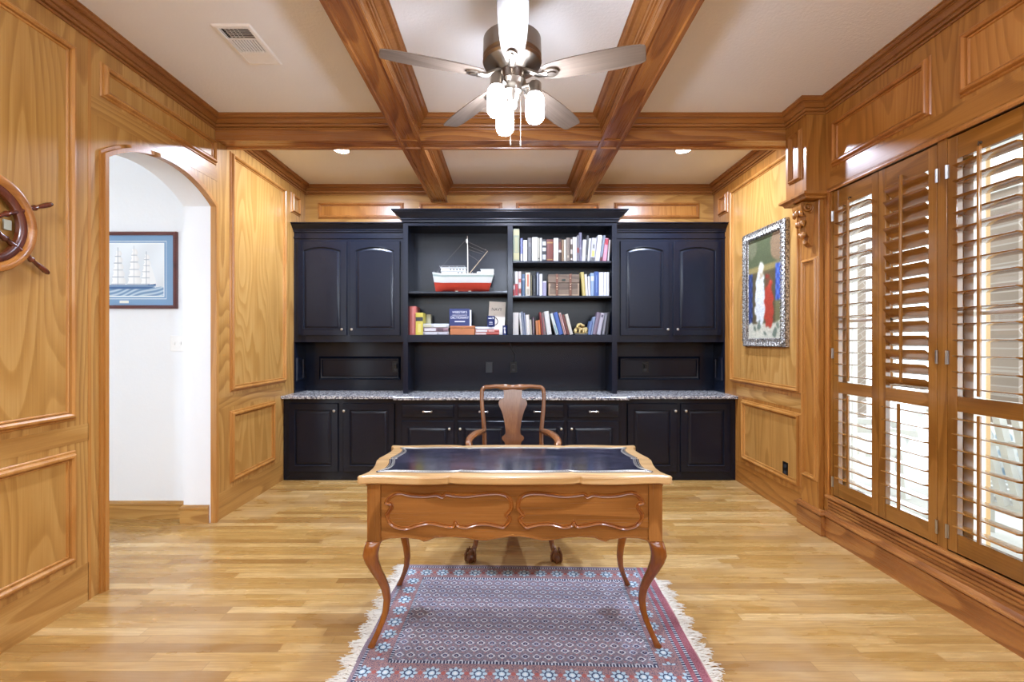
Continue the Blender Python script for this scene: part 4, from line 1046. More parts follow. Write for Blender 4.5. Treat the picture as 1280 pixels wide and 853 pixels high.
# ================================================================== SHIP PRINT in the hall
SYH = YH - .028
fx0, fx1, fz0, fz1 = PX(84.5, SYH), PX(219.5, SYH), PZ(386, SYH), PZ(289.3, SYH)
pr_ = thing('ship_print', 'framed sailing ship print in a blue mat on the hallway wall', 'picture', ((fx0 + fx1) / 2, YH, fz0))
m = MB(); fwd = .026; m.loop(rect(fx0 + fwd, fx1 - fwd, fz0 + fwd, fz1 - fwd), [(0, .002), (0, .020), (.006, .022), (.012, .027), (.022, .028), (.026, .022), (.026, 0)], onY(YH)); m.build('frame', wood('red_brown_frame', '40191a', '5c2a26', '754038', 'x', ring=3), pr_, smooth=30)
m = MB(); m.prism(rect(fx0 + .01, fx1 - .01, fz0 + .01, fz1 - .01), onY(YH), 0, .004); m.build('backing', plain('8a7a60', .8), pr_)
def print_design(u, v):
    X = 84.5 + 4 + u * (219.5 - 84.5 - 8); Yp = 386 - 4 - v * (386 - 289.3 - 8)
    n = np.random.default_rng(2).random(len(u))
    o = np.tile(hexc('7fa2c6'), (len(u), 1)); L, R_, T, B = 102.5, 201.5, 304.5, 369.5
    def box(l, r, t, b): return (X > l) & (X < r) & (Yp > t) & (Yp < b)
    o = np.where(box(L - 4, R_ + 4, T - 3.5, B + 4)[:, None], hexc('dfe6ec'), o); o = np.where(box(L - 3.4, R_ + 3.4, T - 2.9, B + 3.4)[:, None], hexc('86a7c8'), o)
    o = np.where(box(L - 1, R_ + 1, T - 1, B + 1)[:, None], hexc('f4f7f9'), o)
    ins = box(L, R_, T, B)
    sky = hexc('e9f0f6')[None] * (1 - .06 * ((Yp - T) / 60)[:, None]) + .02 * np.sin(X / 9 + Yp / 14)[:, None]
    o = np.where(ins[:, None], sky, o)
    for mx, top, w in ((122, 322, 13), (144.5, 313, 14), (164.5, 311, 14), (180, 318, 12)):
        k = 5; bot = 355.5
        for i in range(k):
            y0 = top + (bot - top) * (i / k) ** 1.05; y1 = top + (bot - top) * ((i + 1) / k) ** 1.05 - 1.1
            hw = w * (.30 + .70 * (i + (Yp - y0) / (y1 - y0)) / k) * .62; cx = mx + 1.5 * np.sin(PI * np.clip((Yp - y0) / (y1 - y0), 0, 1))
            s = (Yp > y0) & (Yp < y1) & (np.abs(X - cx) < hw) & ins
            sh = .90 + .10 * np.clip((cx - X) / hw * .6 + .6, 0, 1)
            o = np.where(s[:, None], np.stack([sh * .99, sh * .995, sh * 1.0], -1), o)
            yd = (np.abs(Yp - y1 - .4) < .5) & (np.abs(X - mx) < w * .62 * (.30 + .70 * (i + 1) / k)) & ins
            o = np.where(yd[:, None], hexc('b9c1cc'), o)
        o = np.where(((np.abs(X - mx) < .35) & (Yp > top - 4) & (Yp < 357) & ins)[:, None], hexc('a5aebb'), o)
    jib = (X > 184) & (X < 192) & (Yp > 326 + (X - 184) * 3.1) & (Yp < 355) & ins
    o = np.where(jib[:, None], hexc('eef1f3'), o)
    sea = (Yp > 358.5 + .5 * np.sin(X * .5)) & ins
    wav = .5 + .5 * np.sin(X * .42 + Yp * 1.3 + 2 * np.sin(X * .12))
    o = np.where(sea[:, None], hexc('6d8fb5') * (1 - wav)[:, None] + hexc('c3d4e2') * wav[:, None], o)
    hull = (X > 106) & (X < 192) & (Yp > 355.8 - 1.6 * np.clip((X - 176) / 16, 0, 1) ** 2 - .8 * np.clip((120 - X) / 14, 0, 1)) & (Yp < 361 - 3.8 * np.clip((X - 182) / 10, 0, 1)) & ins
    o = np.where(hull[:, None], hexc('4b6d9c'), o)
    o = np.where((hull & (np.abs(Yp - 357.3) < .5))[:, None], hexc('8ba6c6'), o)
    o = np.where(box(146.5, 158, 375.2, 378.6)[:, None], hexc('eceae2'), o)
    return o
colour_grid('mat_and_print', print_design, 300, 210, lambda u, v: (fx0 + .022 + u * (fx1 - fx0 - .044), np.full_like(u, YH - .006), fz0 + .022 + v * (fz1 - fz0 - .044)), .3, pr_)

# ================================================================== PAINTING on the right wall
Xp = XR - .03
py0, py1 = F * Xp / (982.3 - CX), F * Xp / (928.5 - CX)
pz0, pz1 = PZ(434, py0), PZ(271.6, py0)
pt = thing('painting', 'tall painting in an ornate silver frame on the right oak wall', 'painting', (XR, (py0 + py1) / 2, pz0))
fn = onX(XR, -1); fwd = .072
m = MB(); m.loop(rect(py0 + fwd, py1 - fwd, pz0 + fwd, pz1 - fwd), [(0, .004), (0, .014), (.006, .018), (.012, .016), (.022, .026), (.048, .034), (.062, .028), (.072, .03), (.072, .002)], fn); 
def silver():
    n = NT('antique_silver_leaf'); c = n.coord()
    v = n.noise(c, 90, 4, .6)
    n.set(color=n.ramp(v, [(.38, lin('57504a')), (.5, lin('a8a39c')), (.62, lin('dedbd5'))]), rough=.35, metal=.75); n.bump(v, .5, .004); return n.m
SIL = silver(); m.build('frame', SIL, pt, smooth=30)
m = MB(); rnd = random.Random(4)
def scroll(y, z, dy, dz):
    for i, (o, r) in enumerate(((0, .017), (.022, .010))):
        for s in (-1, 1):
            cy, cz = y + dy * o + dz * .014 * s, z + dz * o + dy * .014 * s
            m.tube([fn(cy + r * math.cos(t * s), cz + r * math.sin(t * s), .036) for t in np.linspace(0, 4.6, 8)], [.005, .0055, .005, .005, .0045, .004, .004, .005], 5)
    m.ball(fn(y + dy * .011, z + dz * .011, .036), .006, 6)
hN, vN = 14, 26
for i in range(vN):
    z = pz0 + .03 + (pz1 - pz0 - .06) * (i + .5) / vN
    scroll(py0 + .036, z, 0, 1); scroll(py1 - .036, z, 0, 1)
for i in range(hN):
    y = py0 + .05 + (py1 - py0 - .1) * (i + .5) / hN
    scroll(y, pz0 + .036, 1, 0); scroll(y, pz1 - .036, 1, 0)
m.build('carved_scrolls', SIL, pt, smooth=60, label='row of small silver scrolls round the frame')
m = MB(); m.prism(rect(py0 + .01, py1 - .01, pz0 + .01, pz1 - .01), fn, 0, .005); m.build('backing', plain('4a3c2c', .8), pt)
def paint_design(u, v):
    n = np.random.default_rng(9).random(len(u)); w = .02 * np.sin(u * 31 + 5 * np.sin(v * 17)) + .02 * np.sin(v * 43 + u * 9)
    o = np.tile(hexc('6d6a48'), (len(u), 1))
    def blob(cx, cy, rx, ry, col, p=2.0, soft=1):
        nonlocal o
        d = (np.abs((u - cx + w * .6) / rx) ** p + np.abs((v - cy + w * .6) / ry) ** p)
        o = np.where((d < 1)[:, None], hexc(col) * (.88 + .16 * n[:, None]), o)
    o = np.where((v > .72)[:, None], hexc('52573c'), o); o = np.where(((v > .66) & (v < .72))[:, None], hexc('8a7a4c'), o)
    blob(.86, .88, .2, .14, '8d7357'); blob(.1, .9, .16, .1, '6e6d52')
    o = np.where(((u < .14) & (v < .66) & (v > .12))[:, None], np.where((np.sin(v * 60) * np.sin(u * 70) > .1)[:, None], hexc('3f5188'), hexc('2b3350')), o)
    o = np.where(((u > .80) & (v < .70) & (v > .36))[:, None], np.where((np.sin(v * 62) * np.sin(u * 60) > .0)[:, None], hexc('5b74bd'), hexc('34468a')), o)
    o = np.where((v < .15)[:, None], hexc('b9b7a0'), o)
    blob(.5, .08, .62, .11, 'cbc8b4')
    o = np.where(((u > .14) & (u < .80) & (v < .66) & (v > .15))[:, None], hexc('5c5138') * (1 - .25 * np.abs(u - .5))[:, None], o)
    blob(.36, .40, .135 + .05 * (.6 - v), .28, 'd5d8d6', 2.4); blob(.40, .64, .06, .06, 'b9a78a'); blob(.40, .70, .075, .05, 'ded6c4')
    blob(.62, .33, .115 + .06 * (.5 - v), .24, 'a8402f', 2.4); blob(.58, .56, .055, .045, '6b4a34'); blob(.58, .60, .065, .03, '8f3527')
    for cx, cy in ((.2, .09), (.34, .13), (.52, .06), (.86, .12), (.78, .05)): blob(cx, cy, .05, .035, '6e7a6a')
    nu_, nv_ = 110, 170
    g_ = o.reshape(nv_, nu_, 3)
    for _ in range(6):
        p_ = np.pad(g_, ((1, 1), (1, 1), (0, 0)), mode='edge'); g_ = (p_[:-2, 1:-1] + p_[2:, 1:-1] + p_[1:-1, :-2] + p_[1:-1, 2:] + 2 * p_[1:-1, 1:-1]) / 6
    o = g_.reshape(-1, 3)
    tex = .06 * np.sin(u * 90 + 8 * np.sin(v * 23)) * np.sin(v * 120 + 6 * np.sin(u * 19))
    return o * (.94 + .12 * n[:, None] + tex[:, None])
colour_grid('canvas', paint_design, 110, 170, lambda u, v: (np.full_like(u, XR - .012), py1 - fwd + .004 - u * (py1 - py0 - 2 * fwd + .008), pz0 + fwd - .004 + v * (pz1 - pz0 - 2 * fwd + .008)), .45, pt)
# ================================================================== SHELF CONTENTS
YF = 4.735                # spines stand just behind the shelf edge
PAGES = plain('c4bfb2', .85, name='book_pages')
def cover(c):      # cloth and paper covers: real paper is well short of pure white
    return plain(''.join('%02x' % int(int(c[i:i+2], 16) * .80) for i in (0, 2, 4)), .5, vary=.04)
def book(label, group, xb, xt, wpx, ytop, ybase, col, bands=(), yf=YF, depth=.16, zbase=None):
    """a standing book, spine towards the room; xb/xt = where its foot and head sit along the shelf"""
    z0 = PZ(ybase, YF) if zbase is None else zbase
    x0, x1 = PX(xb, YF), PX(xt, YF); w = wpx * YF / F; h = (ybase - ytop) * YF / F
    lean = math.atan2(x1 - x0, h)
    c, s = math.cos(lean), math.sin(lean)
    hh = (h - abs(s) * w) / c if c > .2 else h
    w *= c
    lift = abs(s) * w / 2
    M = Matrix.Translation((x0, 0, z0 + lift + .0004)) @ Matrix.Rotation(lean, 4, 'Y')
    TR = lambda x, y, z: M @ Vector((x, y, z))
    t = thing('book', label, 'book', (x0, yf + depth / 2, z0), group=group)
    t2 = .0022 if w > .012 else .0014
    m = MB()
    sp = [(-w / 2, depth), (-w / 2, .004), (-w / 2 + .15 * w, .0006), (0, -.0008), (w / 2 - .15 * w, .0006), (w / 2, .004), (w / 2, depth), (w / 2 - t2, depth), (w / 2 - t2, .008), (-w / 2 + t2, .008), (-w / 2 + t2, depth)]
    m.prism(sp, lambda u, v, hgt: TR(u, yf + v, hgt), 0, hh); m.build('cover', cover(col), t, smooth=40)
    m = MB(); m.prism(rect(-w / 2 + t2, w / 2 - t2, .0085, depth - .004), lambda u, v, hgt: TR(u, yf + v, hgt), .003, hh - .003); m.build('page_block', PAGES, t)
    for b in bands:
        f0, f1, bc = b[:3]; a = b[3] if len(b) > 3 else .92
        m = MB(); m.prism([(-w * a / 2, .0022), (-w * .3 * a, -.0004), (0, -.0016), (w * .3 * a, -.0004), (w * a / 2, .0022), (w * a / 2, .005), (-w * a / 2, .005)], lambda u, v, hgt: TR(u, yf + v, hgt), hh * f0, hh * f1)
        m.build('spine_label', cover(bc), t)
    return t
ORD = ['first', 'second', 'third', 'fourth', 'fifth', 'sixth', 'seventh', 'eighth', 'ninth', 'tenth', 'eleventh', 'twelfth', 'thirteenth', 'fourteenth', 'fifteenth', 'sixteenth', 'seventeenth', 'eighteenth', 'nineteenth', 'twentieth', 'twenty-first', 'twenty-second', 'twenty-third', 'twenty-fourth', 'twenty-fifth', 'twenty-sixth', 'twenty-seventh']
def shelf_row(rows, place, group, ox, sc, oy, base, zb, start=0):
    # settle the row: no book may cut into its neighbour or into the case
    Q = []
    for r in rows:
        b0, b1, t0, t1, top = r[1:6]
        g = lambda v: PX(ox + v / sc, YF)
        Q.append([(g((b0 + b1) / 2) + g((t0 + t1) / 2)) / 2, (b1 - b0) / sc * .97 * YF / F, (base - oy - top / sc) * YF / F, g((t0 + t1) / 2) - g((b0 + b1) / 2)])
    def lo_(q, z): return q[0] + q[3] * (z / q[2] - .5) - q[1] / 2
    def hi_(q, z): return q[0] + q[3] * (z / q[2] - .5) + q[1] / 2
    def gap(a, b):
        zs = [0, .012, min(a[2], b[2]) * .5, min(a[2], b[2])]
        return min(lo_(b, z) - hi_(a, z) for z in zs)
    L_, R_ = PX(641, YCU) + .001, PX(765, YCU) - .0015
    for q in Q:
        q[0] += max(0, L_ - min(lo_(q, 0), lo_(q, q[2])))
    for a, b in zip(Q, Q[1:]):
        d = gap(a, b)
        if d < .0006: b[0] += .0006 - d
    over = max(hi_(Q[-1], 0), hi_(Q[-1], Q[-1][2])) - R_
    if over > 0: Q[-1][0] -= over
    for a, b in list(zip(Q, Q[1:]))[::-1]:
        d = gap(a, b)
        if d < .0005: a[0] -= .0005 - d
    pxs = lambda X: CX + X * F / YF
    for i, r in enumerate(rows):
        desc, b0, b1, t0, t1, top, col = r[:7]; bands = r[7] if len(r) > 7 else ()
        g = lambda v: ox + v / sc
        book('%s, %s %s' % (desc, ORD[i + start], place), group, pxs(Q[i][0] - Q[i][3] / 2), pxs(Q[i][0] + Q[i][3] / 2), (b1 - b0) / sc * .97, oy + top / sc, base, col, bands, zbase=zb, depth=.13 + .04 * ((i * 37) % 10) / 10, yf=YF + .012 * ((i * 53) % 7) / 7)
B = lambda *a: a
top = [
 ('thick olive and gold book', 14, 92, 14, 92, 8, '9aa088', ((.05, .26, 'c9bf8e'), (.28, .74, 'b7b48a', .7), (.8, .97, 'c8bd90'))),
 ('slim blue and white book', 104, 131, 104, 131, 122, '8e93c8', ((.0, .32, 'f0eef0'),)),
 ('white book', 138, 187, 138, 187, 147, 'efeff2'),
 ('grey cloth book', 193, 245, 193, 245, 116, '6c6c6e', ((.62, .8, '8e8e90', .6),)),
 ('wide off-white book', 248, 318, 248, 318, 110, 'ecebe5'),
 ('thin beige book with dark stripe', 321, 342, 321, 342, 116, 'cdc8b4', ((.1, .14, '4b4a40'),)),
 ('thin white book', 346, 370, 346, 370, 120, 'efefec'),
 ('black book with white title blocks', 373, 421, 373, 421, 138, '3c3c40', ((.08, .30, 'c8c8cc'), (.46, .62, 'd8d8da'), (.72, .9, 'e0e0e2'))),
 ('dark red leather book with gilt ends', 426, 510, 426, 510, 136, '7a3a30', ((.06, .1, 'b08848'), (.82, .88, 'b58f50'))),
 ('white book with grey edge', 513, 571, 513, 571, 122, 'f0eff2', ((.1, .9, 'dadade', .35),)),
 ('dark brown book with white band', 574, 611, 574, 611, 128, '41281f', ((.40, .50, 'e4dcd6'), (.52, .86, '6b3527'))),
 ('tan book', 613, 639, 613, 639, 140, '9a7c5c'),
 ('cream book', 641, 667, 641, 667, 140, 'efe9d8'),
 ('taupe book', 670, 716, 670, 716, 116, '8b7c6e', ((.15, .25, 'b8aa98', .7),)),
 ('brown book with speckled white jacket', 720, 747, 720, 747, 118, '5b4a40', ((.05, .12, 'd8cfc6'), (.3, .5, 'd2c8bc'), (.72, .93, 'ded5cc'))),
 ('bright white book', 750, 799, 750, 799, 108, 'eeeeea'),
 ('grey book with red foot', 801, 827, 801, 827, 88, '85838a', ((.33, .52, '9b4a48'),)),
 ('tallest purple-grey book', 829, 861, 829, 861, 52, '7d7890', ((.42, .48, 'aaa6b8'),)),
 ('leaning white book', 858, 900, 873, 915, 140, 'f0f0f2'),
 ('dark charcoal book tilting right', 904, 928, 926, 952, 86, '5a5a5a', ((.1, .25, 'a8a8a6', .5),)),
 ('pale book tilting right beside the charcoal one', 930, 956, 952, 976, 122, 'ecebe6'),
 ('grey and white book with yellow square', 960, 1022, 982, 1048, 118, 'cfcfd6', ((.0, .16, '6e6e70'), (.2, .45, 'd9d67a', .8), (.55, .72, '8b8d8a', .6))),
 ('thick white book tilting right', 1026, 1082, 1066, 1117, 82, 'f1f1f3'),
 ('slate book with blue top tilting right', 1104, 1132, 1150, 1182, 86, '8994a4', ((.0, .16, '6b2a34'),)),
 ('pink and red book tilting right', 1140, 1190, 1178, 1222, 118, 'e39aae', ((.72, .96, 'c2384a'),)),
 ('slim white book against the right side panel', 1196, 1220, 1216, 1236, 142, 'f0eeee'),
]
shelf_row(top, 'from left on the top bookshelf', 'books on the top shelf', 640, 9.846, 285, 326.3, ZR1)
mid = [
 ('short red and white book', 16, 34, 16, 34, 200, 'c04a4a', ((.55, .9, 'f0e8e6'),)),
 ('white book with red lower half', 36, 76, 36, 76, 42, 'eeeae8', ((.02, .5, 'b8434a'),)),
 ('white book with red flecks', 79, 113, 79, 113, 42, 'e2d6d2', ((.1, .3, 'a8433c'), (.55, .7, 'c06a60'))),
 ('steel blue book', 122, 160, 122, 160, 74, '5b7391', ((.72, .8, 'a9b8c8'),)),
 ('cream book with orange flame pattern', 166, 225, 166, 225, 56, 'e7dcc8', ((.4, .92, 'cf7d62', .6), (.05, .3, 'b7ac98', .8))),
 ('narrow black and yellow book', 228, 250, 228, 250, 62, '3a3630', ((.02, .9, 'd9cf9a', .3),)),
 ('black book with white lettering', 256, 298, 256, 298, 92, '2c2f33', ((.2, .85, '8e949a', .18),)),
 ('navy and white striped book', 301, 332, 301, 332, 50, '3a4460', ((.05, .95, 'e2e6ee', .45),)),
 ('plain white book', 336, 375, 336, 375, 72, 'f2f2f5'),
 ('short lavender book beside the trunk', 378, 426, 378, 426, 160, 'aaa6c2', ((.9, 1.0, 'e4e2ee'),)),
]
shelf_row(mid, 'from left on the middle bookshelf', 'books on the middle shelf', 640, 9.846, 335, 369.8, ZR2)
mid2 = [
 ('yellow book leaning left by the trunk', 868, 908, 842, 886, 48, 'd6c272', ((.0, .95, 'e2d18c', .4),)),
 ('white book leaning left', 910, 940, 888, 926, 74, 'f0efec'),
 ('low white book', 941, 966, 932, 962, 102, 'f2f2f4'),
 ('pale blue book with white upper part', 969, 1014, 969, 1014, 60, '9db6d8', ((.66, .86, 'e8eef6'),)),
 ('bright blue book', 1016, 1069, 1016, 1069, 44, '4464a8', ((.15, .85, '7f98cc', .35),)),
 ('white book after the bright blue one', 1071, 1131, 1071, 1131, 50, 'f3f3f7'),
 ('clean white book', 1133, 1166, 1133, 1166, 50, 'f4f4f7'),
 ('last white book at the right end', 1168, 1200, 1168, 1200, 50, 'efeff4'),
]
shelf_row(mid2, 'right of the trunk on the middle bookshelf', 'books on the middle shelf', 640, 9.846, 335, 369.8, ZR2)
low = [
 ('thick cream book', 56, 122, 56, 122, 556, 'ebe7e0'),
 ('white book leaning left', 134, 158, 110, 132, 556, 'eceae6'),
 ('grey-blue book leaning left', 162, 186, 136, 160, 546, '8d97a8'),
 ('slate lavender book leaning left', 188, 206, 168, 190, 560, '97a0b8'),
 ('white book with cream edge', 208, 250, 196, 236, 580, 'ebe8e2'),
 ('low beige book', 252, 276, 242, 266, 636, 'cfc8b4'),
 ('dark plum and white book', 280, 308, 274, 306, 606, '4e3c48', ((.1, .9, 'cfc4ca', .3),)),
 ('muted orange book', 322, 350, 314, 340, 648, 'cf8a5e'),
 ('bright orange book', 352, 378, 342, 366, 642, 'e08848'),
 ('thin dark red book', 382, 402, 352, 376, 550, '8f4040'),
 ('grey and red patterned book', 406, 440, 380, 412, 556, '8a7a78', ((.15, .8, 'b8686a', .4),)),
 ('large white book leaning left', 446, 500, 408, 462, 538, 'ecece6'),
 ('white and teal book leaning left', 546, 582, 474, 510, 560, 'd9e4e4', ((.05, .45, '8fb5b8', .6),)),
 ('royal blue book leaning left', 584, 634, 514, 560, 546, '4d6fb8'),
 ('red and white book leaning left', 640, 670, 572, 606, 556, 'd8b8b4', ((.0, .95, 'a04844', .45),)),
 ('maroon book leaning left', 672, 702, 604, 632, 576, '7e4a44'),
 ('cream book ending the slant', 704, 742, 640, 682, 570, 'e8e1d2'),
]
shelf_row(low, 'from left on the lowest bookshelf', 'books on the lowest shelf', 635, 9.143, 330, 418.8, ZF1)
low2 = [
 ('pale blue book leaning right', 926, 958, 950, 990, 652, '6f88b8'),
 ('steel blue book leaning right', 962, 984, 1000, 1024, 602, '98aacb'),
 ('mauve book leaning right', 990, 1034, 1046, 1090, 550, '8c7c8e'),
 ('silver-lavender book leaning right', 1040, 1086, 1094, 1134, 556, 'cfcbd8', ((.8, .92, '6a6678', .8),)),
 ('grey book leaning right', 1096, 1130, 1134, 1166, 556, '7c7c84', ((.05, .9, 'a8a8b0', .4),)),
 ('black book leaning right', 1136, 1170, 1170, 1190, 548, '22242a'),
]
shelf_row(low2, 'right of the figurine on the lowest bookshelf', 'books on the lowest shelf', 635, 9.143, 330, 418.8, ZF1)

# ---------------- left bay, lower shelf: g maps the shelf edge
def g(v): return PX(505 + v / 9.48, YF)
def gz(v): return PZ(370 + v / 9.48, YF)
book('tall salmon red hardback at the left end of the ship bay shelf', 'books under the model ship', 515.4, 515.4, 78 / 9.48, 370 + 124 / 9.48, 419, 'd9736a', ((.06, .94, 'e08c82', .5),), zbase=ZF1, depth=.22, yf=4.75)
book('yellow book with a dark ribbon label beside the salmon hardback', 'books under the model ship', 524.3, 524.3, 86 / 9.48, 370 + 202 / 9.48, 419, 'e6d458', ((.62, .8, '33363c', .98), (.12, .5, 'f0e48a', .6)), zbase=ZF1, depth=.17, yf=4.725)
book('short cream book behind the yellow one', 'books under the model ship', 505 + 258 / 9.48, 505 + 258 / 9.48, 60 / 9.48, 370 + 212 / 9.48, 419, 'd8d2b0', (), zbase=ZF1, depth=.10, yf=4.89)
def flat_book(label, x0, x1, z0, z1, col, bands, yf=4.735, depth=.15):
    t = thing('book', label, 'book', ((x0 + x1) / 2, yf + depth / 2, z0), group='books lying flat under the model ship')
    m = MB(); h = z1 - z0; tt = .003
    pf = [(depth, z0), (.004, z0), (0, z0 + .25 * h), (-.001, z0 + .5 * h), (0, z0 + .75 * h), (.004, z1), (depth, z1), (depth, z1 - tt), (.008, z1 - tt), (.008, z0 + tt), (depth, z0 + tt)]
    m.prism(pf, lambda u, v, q: (q, yf + u, v), x0, x1); m.build('cover', cover(col), t, smooth=40)
    m = MB(); m.box(x0 + .004, x1 - .004, yf + .0085, yf + depth - .004, z0 + tt, z1 - tt); m.build('page_block', PAGES, t)
    for a, b, c in bands:
        m = MB(); m.box(x0 + (x1 - x0) * a, x0 + (x1 - x0) * b, yf - .0022, yf + .006, z0 + .14 * h, z1 - .14 * h); m.build('spine_label', cover(c), t)
zz = [ZF1 + .0003, gz(424), gz(377), gz(330)]
flat_book('lowest of the three flat books left of the dictionary', g(224), g(530), zz[0], zz[1] - .0006, 'b9b4b8', ((.08, .55, 'e9e7ea'), (.6, .95, 'd2cfd6')))
flat_book('middle of the three flat books left of the dictionary', g(230), g(524), zz[1], zz[2] - .0006, 'a2828c', ((.04, .5, 'ece8ea'), (.55, .8, '6c5560')))
flat_book('topmost of the three flat books left of the dictionary', g(228), g(532), zz[2], zz[3], 'd6dde0', ((.02, .32, 'ddd8b8'), (.4, .9, 'eef3f6')))
zz = [ZF1 + .0003, gz(432), gz(399), gz(367)]
flat_book('lowest of the three flat books under the navy mug', g(846), g(1128), zz[0], zz[1] - .0006, 'd2604e', ((.0, .45, 'f0d8d4'),), depth=.12)
flat_book('middle of the three flat books under the navy mug', g(846), g(1128), zz[1], zz[2] - .0006, 'c9574a', ((.02, .5, 'f3efee'), (.55, .8, 'e8b0a6')), depth=.12)
flat_book('topmost of the three flat books under the navy mug', g(846), g(1066), zz[2], zz[3], 'e2e4ec', ((.1, .7, 'f6f6fa'),), depth=.12)
# leather box with the dictionary on it
bx = thing('leather_box', 'tan leather box in front centre of the ship bay shelf', 'box', (g(694), 4.80, ZF1))
zt2 = gz(357)
m = MB(); m.box(g(548), g(838), 4.725, 4.86, ZF1 + .0004, zt2 - .022); m.build('body', plain('a8683f', .45, name='tan_leather'), bx, bevel=.003)
m = MB(); m.box(g(546), g(840), 4.722, 4.863, zt2 - .020, zt2); m.build('lid', plain('a8683f', .45), bx, bevel=.003)
m = MB(); m.box(g(694) - .012, g(694) + .012, 4.718, 4.724, zt2 - .03, zt2 - .012); m.build('clasp', plain('9c6a3c', .3, .6), bx)
NAVY = plain('1f2c5e', .45, name='navy_cover')
dc = thing('book', 'navy blue dictionary standing face out on the tan leather box', 'book', (g(660), 4.80, zt2))
za, zb_ = zt2 + .0004, gz(150)
def slab_book(t, x0, x1, z0, z1, yf, th, mat, spine='left'):
    m = MB(); pg = .004
    m.box(x0, x1, yf, yf + .003, z0, z1); m.box(x0, x1, yf + th - .003, yf + th, z0, z1); m.box(x0, x0 + .003, yf + .003, yf + th - .003, z0, z1); m.build('cover', mat, t, bevel=.0008)
    m = MB(); m.box(x0 + .003, x1 - .005, yf + .003, yf + th - .003, z0 + .004, z1 - .004); m.build('page_block', PAGES, t)
slab_book(dc, g(532), g(772), za, zb_, 4.775, .055, NAVY)
m = MB(); m.box(g(774), g(790), 4.78, 4.83, za, gz(165)); m.build('page_edge', plain('e9ecf4', .7), dc, label='white fore-edge strip')
WT = plain('d4d6dc', .5); rx = (PI / 2, 0, 0)
for body, zc, s, sx in (("WEBSTER'S", 192, .034, .92), ('NEW COLLEGIATE', 228, .016, 1.15), ('DICTIONARY', 257, .036, .86)):
    text('cover_title', body, s, (g(655), 4.7745, gz(zc)), rx, WT, dc, sx=sx)
m = MB(); m.box(g(596), g(718), 4.7738, 4.7755, gz(309), gz(297)); m.build('cover_line', WT, dc)
nv = thing('book', 'large cream book with NAVY title leaning at the right end of the ship bay', 'book', (g(1110), 4.86, ZF1))
m = MB(); Mn = Matrix.Translation((g(1084), 4.868, ZF1 + .0075)) @ Matrix.Rotation(math.radians(3), 4, 'Y') @ Matrix.Rotation(math.radians(-4), 4, 'X')
wN, hN_ = (g(1206) - g(1004)), (gz(56) - ZF1) * .985
TN = lambda u, v, h: Mn @ Vector((u, h, v))
CRM = plain('f2ecdf', .5, name='cream_jacket')
m.prism(rect(-wN / 2, wN / 2, 0, hN_), TN, 0, .003); m.prism(rect(-wN / 2, wN / 2, 0, hN_), TN, .027, .03); m.prism(rect(-wN / 2, -wN / 2 + .003, 0, hN_), TN, .003, .027); m.build('cover', CRM, nv)
m = MB(); m.prism(rect(-wN / 2 + .003, wN / 2 - .004, .004, hN_ - .004), TN, .003, .027); m.build('page_block', PAGES, nv)
text('cover_title', 'NAVY', .046, TN(-.004, hN_ * .76, -.001), (Mn.to_3x3() @ Matrix.Rotation(PI / 2, 3, 'X')).to_euler(), plain('5a5048', .5), nv, sx=.9)
# mugs
def mug(label, x, y, z, r, h, hand):
    t = thing('mug', label, 'mug', (x, y, z), group=None)
    m = MB(); m.lathe([(.001, z), (r * .94, z), (r, z + .006), (r, z + h), (r - .004, z + h), (r - .004, z + .008), (.001, z + .008)], (x, y, 0), 24); m.build('body', NAVY, t, smooth=50)
    if hand:
        m = MB(); m.tube([(x + r * .9 + math.sin(a) * h * .30, y - .004, z + h / 2 + math.cos(a) * h * .34) for a in np.linspace(.1, PI - .1, 10)], .0045, 8); m.build('handle', plain('4a2c22', .3), t, smooth=60, label='dark brown mug handle')
    return t
t = mug('navy mug with a brown handle standing on flat books by the NAVY book', g(1030), 4.765, zz[3] + .0004, (g(1076) - g(984)) / 2, gz(238) - zz[3], True)
m = MB(); ry = 4.765 - (g(1076) - g(984)) / 2
for z0_, z1_, a_, b_ in ((272, 262, 1000, 1040), (318, 311, 1010, 1050), (338, 332, 1006, 1054)): m.box(g(a_), g(b_), ry - .0006, ry + .006, gz(z0_), gz(z1_))
m.box(g(1050), g(1062), ry + .002, ry + .012, gz(275), gz(252)); m.build('printed_marks', WT, t)
t = mug('small navy cup at the right end of the ship bay shelf', g(1196), 4.75, ZF1 + .0004, (g(1226) - g(1170)) / 2, gz(352) - ZF1, False)
m = MB(); m.ball((g(1192), 4.75 - .027, gz(385)), .010, 8, (1, .25, 1)); m.prism([(g(1185), gz(445)), (g(1205), gz(445)), (g(1198), gz(398)), (g(1188), gz(398))], onY(4.727), 0, .002); m.build('painted_figure', WT, t)

# ---------------- wooden trunk on the middle shelf
def k(v): return PX(640 + v / 9.846, YF)
def kz(v): return PZ(335 + v / 9.846, YF)
tk = thing('trunk_box', 'weathered wooden trunk box with leather straps on the middle shelf', 'box', (k(636), 4.80, ZR2))
TW = wood('weathered_trunk_wood', '3c3028', '665648', '857462', 'x', ring=6, rough=.7, coat=0)
zs = kz(185)
m = MB(); m.box(k(448), k(826), 4.73, 4.87, ZR2 + .0004, zs - .002); m.build('body', TW, tk, bevel=.003)
m = MB(); m.box(k(446), k(828), 4.727, 4.873, zs, kz(82)); m.build('lid', TW, tk, bevel=.004)
LS = plain('6a4434', .6, name='strap_leather')
for c in (552, 718):
    m = MB(); m.box(k(c - 13), k(c + 13), 4.722, 4.878, ZR2 + .002, kz(78)); m.build('strap', LS, tk, bevel=.001)
    m = MB()
    for z in (130, 205, 235, 265): m.ball((k(c), 4.721, kz(z)), .005, 8, (1, .5, 1))
    m.build('studs', plain('c9b89a', .35, .8), tk)
m = MB()
